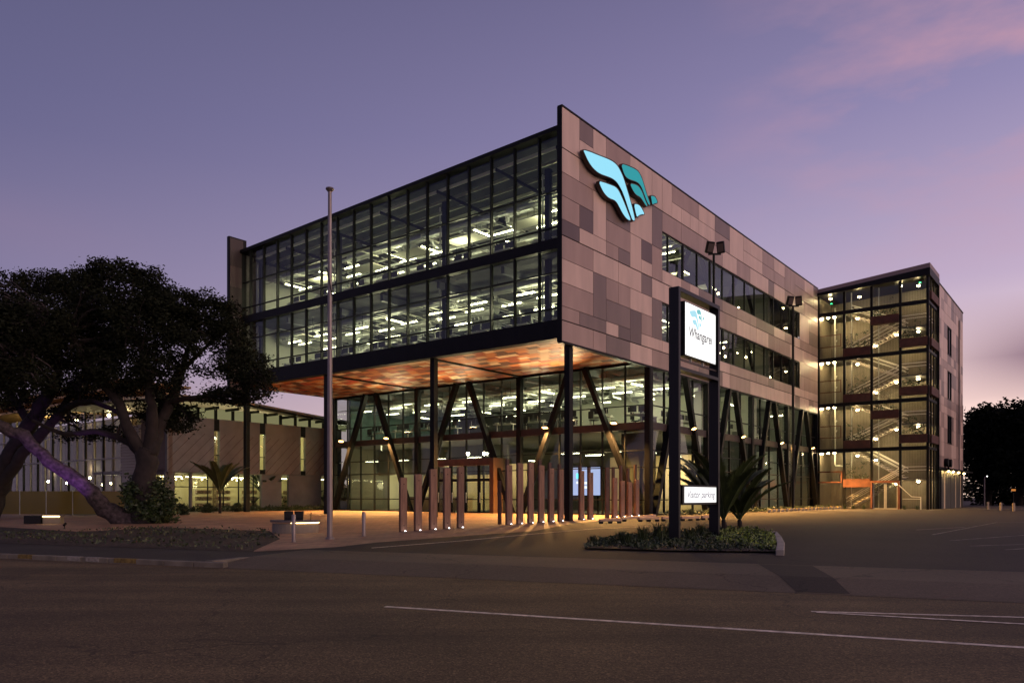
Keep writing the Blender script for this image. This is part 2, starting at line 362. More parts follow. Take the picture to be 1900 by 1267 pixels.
# plaza of clay pavers
P = lambda x, y: ground_at(x, y)
plaza = [P(470, 1023), P(620, 1015), P(700, 1006), P(860, 994), P(990, 985), B(-.4, -1.2), B(3, -1.2), B(7.2, -1.3), B(9.0, -.6), B(9.0, 28.4), B(-2.7, 31.8), B(-9, 31.5), en(-60, 41), en(-60, 30), P(180, 988), P(400, 985), P(500, 990)]
sheet('plaza_paving', plaza, .004, PAVE)
bed = [en(-75, 16.62), en(-14.6, 16.62), P(470, 1022), P(520, 1000), P(500, 985), P(300, 978), P(180, 985), P(0, 990), en(-75, 26)]
sheet('garden_bed', bed, .012, MULCH)
sheet('verge_bed', [B(-2.7, 31.8), B(9.3, 28.7), B(12, 31.5), B(12, 33), B(-3, 32.6), B(-8, 33.5), B(-8, 31.6)], .012, MULCH)
# island
isl = [P(1080, 1019), P(1110, 1006), P(1180, 996), P(1260, 988), P(1340, 984), P(1400, 986), P(1436, 995), P(1440, 1010), P(1438, 1026), P(1250, 1024)]
sheet('island_soil', isl, .05, MULCH)
# strip beside the right wall
sheet('building_strip', [B(7.4, -.4), B(42, -.4), B(42, -1.9), B(9, -2.2)], .006, MULCH)
sheet('side_path', [B(41.8, -.2), B(44, -9.6), B(74, -9.6), B(74, -18), B(46, -16), B(40, -10)], .008, CRETE)

KERBM = mat('old kerb concrete', (.16, .14, .11), .9, var=.35, vscale=2.5, bump=.5, bscale=20)
kb = MB()
x = -90.0
while x < -13.3:
    L = .9; kb.box(x+.008, x+L-.008, 13.9, 14.06, -.03, .124, Matrix(((E_.x, Nn.x, 0, 0), (E_.y, Nn.y, 0, 0), (0, 0, 1, 0), (0, 0, 0, 1)))); x += L
kb.box(-13.3, -13.08, 14.062, 15.45, -.03, .139, Matrix(((E_.x, Nn.x, 0, 0), (E_.y, Nn.y, 0, 0), (0, 0, 1, 0), (0, 0, 0, 1))))
o = kb.build('kerb', KERBM, bevel=.02); o['kind'] = 'structure'
YEL = mat('faded yellow paint', (.17, .115, .03), .8, var=.5, vscale=12)
WPT = mat('faded white paint', (.25, .23, .20), .8, var=.4, vscale=12)
MEN = Matrix(((E_.x, Nn.x, 0, 0), (E_.y, Nn.y, 0, 0), (0, 0, 1, 0), (0, 0, 0, 1)))
for i, (e0, w, mm) in enumerate([(-17.6, .45, WPT), (-16.95, .45, WPT), (-16.0, .7, YEL), (-19.4, .5, YEL), (-20.8, .6, YEL)]):
    k = MB(); k.box(e0, e0+w, 13.893, 14.0, .02, .129, MEN)
    o = k.build('kerb_paint', mm); o['kind'] = 'structure'
# lines
def line(name, pts, w, off=.008, m=PAINT, apron=False):
    pts = [Vector(p) for p in pts]; a = []; b = []
    for i, p in enumerate(pts):
        d = (pts[min(i+1, len(pts)-1)]-pts[max(i-1, 0)]).normalized(); nrm = Vector((-d.y, d.x, 0))*w/2; a.append(p+nrm); b.append(p-nrm)
    o = sheet(name, a+b[::-1], off, m, apron)
    if nn(*pts[0][:2]) < 13.9:
        for v in o.data.vertices: v.co.z = off
    return o
def rp(px, py): return ground_road(px, py)
def ground_road(px, py):
    Y = CAMH*F/(py-920); return Vector(((px-950)/F*Y, Y, 0))
line('centre_line', [ground_road(715, 1125), ground_road(1900, 1201), ground_road(1900, 1201)+E_*20], .11, .004)
line('median_line', [ground_road(1505, 1134), ground_road(1900, 1145), ground_road(1900, 1145)+(ground_road(1900, 1145)-ground_road(1505, 1134)).normalized()*9], .09, .004)
line('median_line', [ground_road(1515, 1136), ground_road(1900, 1158), ground_road(1900, 1158)+E_*9], .09, .008)
line('driveway_line', [P(690, 1016.5), P(860, 1003), P(990, 990.5), P(1100, 981), P(1180, 977.5), P(1240, 976)], .10, .009)
def stall(a, b): line('parking_line', [P(*a), P(*b)], .075, .009, WORN)
for a, b in [((1730, 992), (1850, 969)), ((1850, 969), (1990, 969)), ((1762, 1003), (1900, 993)), ((1800, 1013), (1930, 1009)), ((1865, 1020), (1990, 1012)), ((1700, 983), (1790, 978))]: stall(a, b)
# kerb of the planted island
ik = MB(); pl = [P(1436, 993), P(1444, 1003), P(1449, 1015), P(1447, 1030)]
for a, b in zip(pl, pl[1:]): ik.bar(a+Vector((0,0,.06)), b+Vector((0,0,.06)), .2, .16)
o = ik.build('island_kerb', CONC, bevel=.02); o['kind'] = 'structure'

# ================================================================== MAIN BUILDING (local axes: x=s along right wall, y=t along front)
ZG = .5044
bld = thing('office_building', 'four storey office block with glass front, pinkish panel clad side wall and overhang', 'building', B(0, 0), BA)
# --- cladding wall, right side
cw = part_empty('cladding_wall', bld)
cols = [0.02, 1.6] + [1.6+1.3*k for k in range(1, 32)]          # last 41.9
rows = [9.24, 10.23, 10.95, 12.11, 13.27, 14.39, 15.2, 16.35, 17.5, 18.66, 19.65, 20.68]
WC = (8, 28)                                                    # window columns
WR = [(2, 4), (6, 8)]                                           # window rows
def isw(c, r): return WC[0] <= c < WC[1] and any(a <= r < b for a, b in WR)
nc, nr = len(cols)-1, len(rows)-1
# the dark backing wall with the two ribbon openings
for (a, b, z0, z1) in [(0, 10.66, 9.24, 20.7), (38, 42, 9.24, 20.7), (10.66, 38, 9.24, 10.95), (10.66, 38, 13.27, 15.2), (10.66, 38, 17.5, 20.7)]:
    cube('backing', a if a else -.0, b, -.04, .16, z0, z1, BLACK, cw)
used = [[isw(c, r) for r in range(nr)] for c in range(nc)]
def panel(par, c0, c1, r0, r1, tone, cs=cols, rs=rows, tq=-.045, side=True):
    lo = .055 if rs[r0] in (10.23, 14.39, 18.66) else .013
    hi = .0 if r1 < len(rs) and rs[r1] in (10.23, 14.39, 18.66) else .013
    d = random.uniform(0, .004)
    cube('panel', cs[c0]+.013, cs[c1]-.013, tq-.035-d, tq, rs[r0]+lo, rs[r1]-hi, CLAD[tone], par)
fixed = [(0,1,9,11,0),(1,2,10,11,2),(1,2,9,10,0),(2,3,9,11,0),(3,5,9,11,1),(5,7,9,11,0),(7,8,9,11,0),
 (0,1,8,9,0),(1,3,8,9,1),(0,2,7,8,1),(0,1,6,7,1),(1,2,6,7,3),(0,1,5,6,3),(1,3,5,6,0),(2,3,6,8,0),(3,5,7,9,2),(3,5,6,7,1),(3,4,5,6,1),(4,5,5,6,2),(5,6,5,7,0),(6,7,6,7,3),(6,7,5,6,0),(5,7,7,9,0),(7,8,7,9,2),(7,8,5,7,1),
 (0,2,4,5,1),(2,4,4,5,0),(4,6,4,5,0),(6,7,4,5,2),(7,9,4,5,0),(0,2,3,4,0),(2,3,2,4,2),(3,4,3,4,1),(4,5,3,4,1),(5,7,3,4,0),(7,8,2,4,2),
 (0,2,2,3,1),(3,5,2,3,2),(5,6,1,3,3),(6,7,2,3,1),(0,1,1,2,1),(1,3,1,2,2),(3,4,1,2,0),(4,5,1,2,3),(6,8,1,2,0),
 (0,2,0,1,1),(2,3,0,1,1),(3,5,0,1,2),(5,7,0,1,0),(7,9,0,1,1)]
for c0, c1, r0, r1, tn in fixed:
    if any(used[c][r] for c in range(c0, c1) for r in range(r0, r1)): continue
    for c in range(c0, c1):
        for r in range(r0, r1): used[c][r] = True
    panel(cw, c0, c1, r0, r1, tn)
strong = {1, 5, 9}
rp_ = random.Random(5)
for r in range(nr):
    for c in range(nc):
        if used[c][r]: continue
        w = rp_.choice([1, 1, 2, 2, 3]); h = rp_.choice([1, 1, 2])
        c1 = c+1
        while c1 < nc and c1-c < w and not used[c1][r]: c1 += 1
        r1 = r+1
        while r1 < nr and r1-r < h and r1 not in strong and not any(used[k][r1] for k in range(c, c1)): r1 += 1
        for a in range(c, c1):
            for b in range(r, r1): used[a][b] = True
        panel(cw, c, c1, r, r1, rp_.choice([0, 0, 0, 0, 1, 1, 1, 2]))
# edge trims of the fin walls
cube('edge_trim', -.03, .0, -.09, .18, 9.2, 20.72, BLACK, cw); cube('edge_trim', 0, 42, -.1, .18, 20.70, 20.78, BLACK, cw)
cube('edge_trim', 0.0, 42, -.085, .16, 9.14, 9.235, BLACK, cw)
# --- left fin
lf = part_empty('left_fin', bld)
cube('backing', -.1, 1.3, 28.62, 28.9, 9.0, 20.3, BLACK, lf)
zz = [9.1, 9.9, 11.2, 12.6, 13.9, 15.3, 16.7, 18.2, 20.2]
for i in range(len(zz)-1): cube('panel', -.05, 1.0, 28.57, 28.615, zz[i]+.01, zz[i+1]-.01, mat('shade-toned fin panel dark', (.045, .033, .032), .6) if i % 3 else mat('shade-toned fin panel', (.085, .062, .058), .6), lf)  # panel tones darkened to hold the shade the building casts here
cube('side_wall', 1.3, 40, 28.62, 28.85, 9.6, 19.4, mat('side cladding', (.2, .18, .17), .6, var=.2), lf)

# --- ribbon windows
for k, (a, b) in enumerate(WR):
    z0, z1 = rows[a], rows[b]
    fr = part_empty('ribbon_window', bld)
    cube('frame', 10.66, 38, -.03, .1, z1-.09, z1, BLACK, fr); cube('frame', 10.66, 38, -.03, .1, z0, z0+.06, DARKF, fr)
    xs = []; xx = 10.66; i = 0
    marks = [10.66, 11.6, 13.7, 15.8, 17.9, 19.95, 22.0, 24.1, 26.1, 28.2, 30.2, 32.2, 34.2, 36.2, 38.0]
    for i, m_ in enumerate(marks):
        wdt = .16 if i in (2, 4, 6, 10) else .055
        if i in (0, len(marks)-1): wdt = .08
        cube('mullion', m_-wdt/2, m_+wdt/2, -.035, .09, z0+.06, z1-.09, BLACK, fr)
    for m0, m1 in zip(marks, marks[1:]): pane('pane', 't', .03, m0, m1, z0, z1, GLASS, fr)

# --- glass front, upper two floors (plane s = 1)
fg = part_empty('front_glazing', bld)
def rooft(t): return 20.28-.0283*t
mt = [0.36+1.6*k for k in range(0, 18)]
ed = [0.16]+mt[1:]+[28.6]
for z0, z1 in ((10.53, 14.12), (14.66, 0)):
    for a, b in zip(ed, ed[1:]):
        zt = z1 or rooft((a+b)/2)-.22
        zm = z0+2.45; zs = [z0, z0+.62, zm, zt] if True else 0
        for u, v in zip(zs, zs[1:]): pane('pane', 's', 1.0, a, b, u, v, GLASS, fg)
    for i, a in enumerate(ed):
        zt = z1 or rooft(a)-.2
        w = .075
        cube('mullion', .88, 1.07, a-w/2, a+w/2, z0, zt, DARKF, fg)
    for h in (z0+.62, z0+2.45): cube('transom', .93, 1.05, .16, 28.6, h-.035, h+.035, DARKF, fg)
cube('spandrel', .8, 1.2, .16, 28.6, 14.12, 14.66, BLACK, bld)
cube('spandrel', .75, 1.25, .16, 28.6, 9.57, 10.53, BLACK, bld)
m = MB()
def prism(mb, s0, s1, t0, t1, zb0, zb1, zt0, zt1):
    v = [(s0,t0,zb0),(s1,t0,zb0),(s1,t1,zb1),(s0,t1,zb1),(s0,t0,zt0),(s1,t0,zt0),(s1,t1,zt1),(s0,t1,zt1)]
    b = len(mb.v); mb.v += v
    for f in ((0,3,2,1),(4,5,6,7),(0,1,5,4),(1,2,6,5),(2,3,7,6),(3,0,4,7)): mb.f.append(tuple(b+i for i in f))
prism(m, .72, 58, .17, 28.61, rooft(0)-.22, rooft(28.6)-.22, rooft(0), rooft(28.6))
m.build('roof', BLACK, bld)
# floors and ceilings (each floor slab one part)
for z0, z1, s0 in ((5.62, 5.98, 9.4), (9.72, 10.30, 1.25), (14.16, 14.60, 1.25)):
    cube('floor_slab', s0, 58, .17, 28.6, z0, z1, CARPET, bld)
for zc, s0 in ((5.60, 9.5), (9.70, 9.5), (14.14, 1.3)): cube('ceiling', s0, 57.9, .2, 28.5, zc-.03, zc+.015, CEIL, bld)
m = MB(); prism(m, 1.3, 57.9, .2, 28.5, rooft(.2)-.3, rooft(28.5)-.3, rooft(.2)-.25, rooft(28.5)-.25); m.build('ceiling', CEIL, bld)
for z0, z1 in ((.5, 5.6), (6, 9.6)): pane('side_pane', 't', 28.4, 9.4, 10.8, z0, z1, GLASSD, bld)
cube('ground_floor', 9.4, 58, .1, 28.6, .38, .512, CARPET, bld)
# interior walls
TEALW = mat('teal wall', (.10, .17, .16), .7, var=.2)
WARMW = mat('lobby warm wall', (.62, .52, .34), .8, var=.08)
for (s0, s1, t0, t1, z0, z1, mm) in [
    (2, 30, 28.2, 28.5, 10.3, 14.1, WHITEW), (2, 30, 28.2, 28.5, 14.6, 17.6, WHITEW), (30, 30.3, .3, 28, 10.3, 14.1, GREYW), (30, 30.3, .3, 28, 14.6, 19.0, GREYW),
    (24, 24.2, 10, 22, 10.3, 13.2, WHITEW), (26, 26.2, 8, 20, 14.6, 17.4, WHITEW),
    (20, 20.3, 1.5, 13, 6.0, 9.3, WHITEW), (24, 24.3, 13, 28, 6.0, 9.3, GREYW), (40, 40.2, .3, 28, 6.0, 9.6, GREYW),
    (27, 27.2, .25, 9, 6.0, 9.6, WHITEW), (10.8, 58, 28.3, 28.5, 5.98, 9.6, TEALW), (10.8, 58, 28.3, 28.5, .5, 5.6, GREYW),
    (17, 17.2, 17.5, 26, .5, 3.4, WARMW), (13.6, 13.8, 14, 28, 3.4, 5.5, GREYW), (10.5, 10.6, .3, 2.6, .5, 5.5, GREYW), (13, 13.2, 11.6, 13.6, .5, 4.0, WARMW), (20, 20.2, 1, 9, .5, 4.6, WARMW), (24, 24.3, 9, 28, .5, 5.6, GREYW), (15, 26, 28.2, 28.5, .5, 5.5, WHITEW),
    (27, 27.2, .25, 9, .5, 5.5, GREYW), (35, 35.2, .25, 9, .5, 5.5, WHITEW), (40, 40.2, .25, 28, .5, 5.6, GREYW)]:
    cube('inner_wall', s0, s1, t0, t1, z0, z1, mm, bld)
# end wall beyond the core, back wall, side
cube('back_wall', 58, 58.3, -9.3, 28.8, .4, 19.4, mat('back wall', (.12, .1, .1), .8), bld)

# --- overhang soffit with coloured tiles
SOFM = [mat('soffit '+n, c, .55, objrand=.12) for n, c in (('rust', (.30, .07, .025)), ('orange', (.58, .22, .06)), ('cream', (.80, .64, .44)), ('brown', (.10, .04, .025)), ('tan', (.50, .33, .20)), ('red', (.50, .075, .03)))]
sf = part_empty('soffit', bld)
cube('backing', 1.25, 9.3, .17, 28.6, 9.60, 9.71, mat('soffit backing', (.10, .05, .03), .8), sf)
tiles = []
TW, TL = .53, .74
for i in range(15):
    for j in range(40):
        s0 = 1.28+i*TW; t0 = .2+j*TL - (i % 2)*TL/2
        t1 = min(t0+TL, 28.58); t0 = max(.18, t0)
        if t1-t0 > .1 and t0 < 28.5: tiles.append((s0, t0, t1))
tiles.sort(key=lambda a: (a[1]))
tm = MB()
wts = [0, 0, 1, 1, 1, 2, 2, 3, 4, 5]
prr = random.Random(3); restm = {}
for k, (s0, t0, t1) in enumerate(tiles):
    q = prr.choice(wts if t0 > 9 else [0, 1, 1, 0, 4, 4, 3, 3, 2, 1]); d = prr.uniform(0, .012)
    sk = .10                                      # tiles are parallelograms, skewed like weaving
    key = (round(t1-t0, 2), q, round(d, 3))
    b = MB(); v = [(0, 0), (TW-.025, sk), (TW-.025, t1-t0-.025+sk), (0, t1-t0-.025)]
    zz0, zz1 = 9.575+d*.5, 9.598
    pts = [(x_, y_, zz1) for x_, y_ in v]; ptb = [(x_, y_, zz0) for x_, y_ in v]
    if k < 299:
        b.poly(ptb[::-1])
        for a in range(4): b.poly([pts[a], pts[(a+1) % 4], ptb[(a+1) % 4], ptb[a]])
        o = b.build('tile', SOFM[q], sf); o.location = (s0, t0, 0)
    else:
        mb = restm.setdefault(q, MB()); mv = lambda P_: [(p[0]+s0, p[1]+t0, p[2]) for p in P_]
        mb.poly(mv(ptb[::-1]))
        for a in range(4): mb.poly(mv([pts[a], pts[(a+1) % 4], ptb[(a+1) % 4], ptb[a]]))
me = bpy.data.meshes.new('tile_field'); V = []; Fc = []; MI = []
for q, mb in restm.items():
    b0 = len(V); V += mb.v; Fc += [tuple(i+b0 for i in f) for f in mb.f]; MI += [q]*len(mb.f)
me.from_pydata(V, [], Fc)
for q in range(6): me.materials.append(SOFM[q])
me.polygons.foreach_set('material_index', MI)
o = bpy.data.objects.new('tile_field', me); COL.objects.link(o); o.parent = sf; o['kind'] = 'stuff'
for t in (9.6, 19.2): cube('joint_beam', 1.25, 9.2, t-.09, t+.09, 9.49, 9.6, BLACK, sf)

# --- slim columns of the overhang
for t in (.28, 9.6, 19.2, 28.35):
    cube('column', .98, 1.3, t-.16, t+.16, g(*B(1, t)[:2])-.05, 9.57, BLACK, bld)
# --- lower front wall (plane s = 9.3), lower right wall (plane t = .1)
def lower_wall(axis, c, a0, a1, nb, nm, back):
    """columns, A-shaped braces, mullions, transoms and panes; axis: plane normal"""
    wall = part_empty('lower_front_glazing' if axis == 's' else 'lower_side_glazing', bld)
    sgn = -1 if axis == 's' else -1
    def put(name, u0, u1, d0, d1, z0, z1, mm, par):
        if axis == 's': return cube(name, c+d0, c+d1, u0, u1, z0, z1, mm, par)
        return cube(name, u0, u1, c+d0, c+d1, z0, z1, mm, par)
    def pt(u, d, z): return (c+d, u, z) if axis == 's' else (u, c+d, z)
    bay = (a1-a0)/nb
    for i in range(nb+1):
        u = a0+i*bay; put('column', u-.17, u+.17, -.24, .1, .45, 9.6 if axis == 's' else 9.13, BLACK, bld)
    for i in range(nb):
        um = a0+(i+.5)*bay
        for s_, ub in ((-1, a0+i*bay+.35), (1, a0+(i+1)*bay-.35)):
            b = MB(); dz = -.42 if axis == 's' else -.2; b.bar(pt(um+s_*.55, dz, 9.5 if axis == 's' else 9.13), pt(ub, dz, .5), .3, .36, up=(1, 0, 0) if axis == 's' else (0, 1, 0)); b.build('brace', BLACK, bld)
    put('slab_edge', a0, a1, -.14, .12, 5.58, 6.02, BROWN, wall)
    put('sill_beam', a0, a1, -.1, .1, 9.42, 9.6, BLACK, wall)
    put('base_sill', a0, a1, -.06, .06, .45, .58, BLACK, wall)
    us = [a0+i*(a1-a0)/nm for i in range(nm+1)]
    for u in us:
        put('mullion', u-.035, u+.035, -.07, .07, .58, 5.58, DARKF, wall); put('mullion', u-.035, u+.035, -.07, .07, 6.02, 9.42, DARKF, wall)
    for z_ in (1.42, 3.35, 4.35, 7.02): put('transom', a0, a1, -.05, .05, z_-.03, z_+.03, DARKF, wall)
    for u, v in zip(us, us[1:]):
        for z0, z1 in ((.58, 3.35), (3.35, 5.58), (6.02, 9.42)):
            pane('pane', axis, c, u, v, z0, z1, GLASSD if z1 < 6 else GLASS, wall)
    return wall
lower_wall('s', 9.35, 0.1, 28.5, 3, 18, 1)
lower_wall('t', .15, 9.35, 41.9, 4, 16, 1)

# --- interior services
RT = random.Random(11)
def ducts(z, s, t0, t1, r):
    b = MB(); b.tube([(s, t0, z), (s, t1, z)], r, 12); return b.build('duct', STEELG, bld, smooth=True)
for z_, s_, r_ in ((13.45, 3.2, .22), (13.3, 6.2, .3), (13.5, 9.5, .2), (13.2, 13, .32), (13.4, 17, .25), (17.9, 3.6, .26), (17.7, 7.5, .34), (17.9, 12, .25), (9.0, 11.6, .2), (8.9, 14.5, .28), (9.0, 18, .22)):
    t_ = .8
    while t_ < 26:
        L = RT.uniform(4, 8); ducts(z_, s_, t_, min(t_+L, 27.6), r_)
        # slatted grille and take-off on the duct
        b = MB()
        for k in range(5): b.box(s_-.1, s_+.5, t_+1+k*.34, t_+1.12+k*.34, z_-r_-.16, z_-r_+.1)
        b.build('duct_grille', STEELG, bld)
        b = MB(); e_ = min(t_+L, 27.4); b.tube([(s_, e_-.3, z_), (s_, e_+.1, z_-.1), (s_+.5, e_+.4, z_-.35), (s_+1.6, e_+.4, z_-.4)], r_*.55, 10); b.build('duct_elbow', STEELG, bld, smooth=True)
        t_ += L+RT.uniform(.6, 2)
# trays, pipes and hangers along both directions
for zb, lev in ((13.0, 2), (17.3, 3), (8.55, 1)):
    s_lo = 2 if lev > 1 else 10.4
    b = MB()
    for k in range(9):
        s_ = s_lo+RT.uniform(0, 17); t_ = RT.uniform(.6, 10); b.bar((s_, t_, zb+RT.uniform(-.1, .8)), (s_, t_+RT.uniform(8, 17), zb+RT.uniform(-.1, .8)), .045)
    for k in range(26):
        t_ = RT.uniform(.8, 27.5); s_ = s_lo+RT.uniform(0, 6); zq = zb+RT.uniform(.0, .8); b.bar((s_, t_, zq), (s_+RT.uniform(3, 9), t_, zq), .05)
    b.build('pipework', STEELG, bld)
    b = MB()
    for k in range(6):
        s_ = s_lo+1.1+k*2.7; t_ = .7+RT.uniform(0, 3)
        b.bar((s_, t_, zb+.35), (s_, 27.5, zb+.35), .26, .05)
    b.build('cable_tray', STEELG, bld)
    b = MB()
    for k in range(60):
        s_ = s_lo+RT.uniform(0, 14); t_ = RT.uniform(.6, 27.5); b.bar((s_, t_, zb-.2), (s_, t_, zb+1.0), .02)
    b.build('hanger_rods', BLACK, bld)
for zb, s_lo in ((13.1, 1.6), (17.2, 1.6), (8.7, 9.8)):
    for k in range(32):
        t_ = .7+k*.85+RT.uniform(-.3, .3); L_ = RT.uniform(1.2, 3.0); s_ = s_lo+RT.uniform(.2, 3.5); z_ = zb+RT.uniform(-.2, .5)
        b = MB(); b.bar((s_, t_, z_), (s_, t_+L_, z_), .08, .05); b.bar((s_, t_, z_), (s_+RT.uniform(.8, 2.2), t_, z_), .08, .05); b.build('conduit', CLOUDP, bld)
# top floor: purlins and rafters under the roof
PURL = mat('purlin steel', (.7, .7, .54), .5, .2)
for k in range(17):
    s_ = 1.7+k*1.25; b = MB(); prism(b, s_, s_+.07, .3, 28.4, rooft(.3)-.62, rooft(28.4)-.62, rooft(.3)-.45, rooft(28.4)-.45); b.build('purlin', PURL, bld)
for t_ in (1.2, 5.2, 9.6, 14.4, 19.2, 24, 27.8): cube('rafter', 1.4, 30, t_-.05, t_+.05, rooft(t_)-.8, rooft(t_)-.62, BLACK, bld)
for z_ in (9.72, 14.14):
    for t_ in (4.8, 9.6, 14.4, 19.2, 24): cube('ceiling_beam', 1.5 if z_ > 10 else 10, 30, t_-.11, t_+.11, z_-.42, z_-.03, mat('grey beam', (.13, .14, .14), .6), bld)
    for s_ in ([4.5, 10, 16, 22] if z_ > 10 else [14, 20, 26]): cube('ceiling_beam', s_-.11, s_+.11, .3, 28.2, z_-.38, z_-.03, MATS['grey beam'], bld)
# white acoustic rafts
for z_, lst in ((16.95, [(3.4, 4.4), (3.4, 9.2), (6.6, 3.2), (6.4, 7.8), (3.2, 13.6), (6.5, 12.6), (3.6, 18.2), (6.6, 17.4), (6.6, 22), (3.5, 22.6), (10.5, 5), (10.5, 11), (10.5, 17), (14, 3), (14, 8), (18, 3), (22, 3)]),
                (13.05, [(16, 6), (16, 14), (12, 20)]), (8.8, [(12.4, 4), (12.4, 8.2), (12.4, 21)])):
    for s_, t_ in lst: cube('acoustic_raft', s_-.6, s_+.6, t_-1.2, t_+1.2, z_, z_+.05, CLOUDP, bld)
# inner columns behind the glass
for s_ in (2.1, 12, 22):
    for t_ in (2.2, 9.6, 19.2, 27.9) if s_ < 5 else (4.8, 14.4, 24):
        cube('inner_column', s_-.14, s_+.14, t_-.14, t_+.14, 10.3, 18.9, BLACK, bld)
        if s_ < 5:
            cube('downpipe', s_-.22, s_-.17, t_+.2, t_+.26, 10.4, 18.6, CLOUDP, bld)
# blinds / raking struts behind the ribbon windows
for lv in (10.3, 14.6):
    for sx in (17.5, 25.7, 33.6):
        for q_ in (-1, 1):
            b = MB(); b.bar((sx+q_*.4, .9, lv+4.1), (sx+q_*3.6, .9, lv), .2, .26, up=(0, 1, 0)); b.build('brace', BLACK, bld)

# --- entrance portal in rusted steel on the front wall, with doors
en_ = part_empty('entrance_portal', bld)
cube('portal_side', 8.35, 9.7, 11.05, 11.4, .45, 4.2, mat('orange timber lining', (.10, .045, .018), .6, var=.2, vscale=2), en_)
cube('portal_side', 8.6, 9.7, 16.7, 16.95, .45, 4.2, mat('dark bronze', (.09, .04, .025), .6, var=.3), en_)
cube('portal_head', 8.6, 9.7, 11.4, 16.7, 3.75, 4.2, MATS['dark bronze'], en_)
for a, b in ((11.5, 12.75), (12.8, 14.0), (14.05, 15.3), (15.35, 16.6)):
    for z0, z1 in ((.5, 2.65), (2.85, 3.75)):
        pane('door_pane', 's', 8.9, a+.07, b-.07, z0+.07, z1-.05, GLASS, en_)
    cube('door_frame', 8.85, 8.95, a, a+.08, .5, 3.75, BLACK, en_); cube('door_frame', 8.85, 8.95, b-.08, b, .5, 3.75, BLACK, en_); cube('door_rail', 8.84, 8.96, a, b, 2.65, 2.85, BLACK, en_)
    cube('door_handle', 8.74, 8.78, b-.2, b-.16, 1.2, 1.9, RAILM, en_)

# ------------------------------------------------------------------ logo on the cladding
LOGO = {
'b1': [(1.43,18.95),(1.67,19.01),(2.1,19.09),(2.65,19.16),(3.25,19.25),(3.97,19.35),(4.45,19.37),(4.82,19.31),(5.15,19.12),(5.48,18.84),(5.82,18.39),(6.16,17.94),(6.5,17.42),(6.73,16.98),(6.62,16.89),(6.44,16.9),(6.27,17.08),(5.99,17.39),(5.7,17.75),(5.37,18.09),(5.15,18.24),(4.82,18.41),(4.5,18.47),(4.08,18.46),(3.56,18.38),(3.05,18.31),(2.6,18.32),(2.15,18.43),(1.81,18.62),(1.58,18.82)],
'b2': [(2.9,17.87),(3.35,17.96),(4.08,18.06),(4.61,18.12),(4.93,18.03),(5.26,17.78),(5.59,17.49),(5.93,17.15),(6.27,16.82),(6.04,16.76),(5.7,16.8),(5.32,16.97),(4.99,17.2),(4.72,17.36),(4.45,17.39),(3.97,17.33),(3.56,17.39),(3.2,17.57)],
'b3': [(6.62,17.81),(6.97,17.91),(7.26,17.93),(7.56,17.82),(7.86,17.6),(7.56,17.53),(7.2,17.37),(6.97,17.19),(6.85,17.36)],
't1': [(5.21,19.55),(5.82,19.68),(6.85,19.8),(7.2,19.75),(7.5,19.56),(7.74,19.29),(7.98,18.96),(8.23,18.69),(8.54,18.35),(8.35,18.29),(8.04,18.52),(7.74,18.83),(7.5,19.04),(7.2,19.15),(6.85,19.15),(6.16,19.03),(5.76,19.02),(5.48,19.17)],
't2': [(6.16,18.81),(6.85,18.95),(7.2,18.95),(7.56,18.77),(7.86,18.46),(8.23,18.17),(8.04,18.14),(7.56,18.37),(7.32,18.44),(6.85,18.41),(6.5,18.55)],
't3': [(8.6,18.89),(9.1,18.99),(9.29,18.9),(9.46,18.74),(9.04,18.58),(8.79,18.43),(8.72,18.67)]}
def offs(p, d):
    n = len(p); out = []
    area = sum(p[i][0]*p[(i+1) % n][1]-p[(i+1) % n][0]*p[i][1] for i in range(n))
    sg = -1 if area > 0 else 1
    for i in range(n):
        a = Vector(p[i-1]); b = Vector(p[i]); c = Vector(p[(i+1) % n])
        n1 = Vector((-(b-a).y, (b-a).x)).normalized(); n2 = Vector((-(c-b).y, (c-b).x)).normalized()
        v = (n1+n2); v = v.normalized() if v.length > .3 else n1
        out.append(tuple(b+v*d*sg))
    return out
def smoothp(p):
    out = []
    for i in range(len(p)):
        a = Vector(p[i]); b = Vector(p[(i+1) % len(p)]); out += [tuple(a.lerp(b, .25)), tuple(a.lerp(b, .75))]
    return out
CYAN = emis('cyan light face', (.33, .78, .98), 1.0); TEAL = emis('teal light face', (.04, .33, .37), 1.0)
RIM = mat('letter rim', (.05, .035, .035), .5)
lg = thing('wall_logo', 'glowing cyan and teal wing shaped emblem high on the panel wall', 'sign', B(0, 0), BA)
for k, p in LOGO.items():
    p = smoothp(p); q = offs(p, .05)
    b = MB(); n = len(q); y0, y1 = -.43, -.20
    b.poly([(x_, y1, z_) for x_, z_ in q]); b.v = b.v
    for i in range(n):
        j = (i+1) % n
        b.poly([(q[i][0], y0, q[i][1]), (q[j][0], y0, q[j][1]), (q[j][0], y1, q[j][1]), (q[i][0], y1, q[i][1])])
        b.poly([(q[i][0], y0, q[i][1]), (q[j][0], y0, q[j][1]), (p[j][0], y0+.015, p[j][1]), (p[i][0], y0+.015, p[i][1])])
    body = b.build('letter_body', RIM, lg)
    f = MB(); f.poly([(x_, y0+.014, z_) for x_, z_ in p]); f.build('light_face', CYAN if k[0] == 'b' else TEAL, body)
    cx_ = sum(a[0] for a in p)/n; cz_ = sum(a[1] for a in p)/n
    s_ = MB(); s_.box(cx_-.05, cx_+.05, -.2, -.085, cz_-.05, cz_+.05); s_.build('standoff', RIM, body)

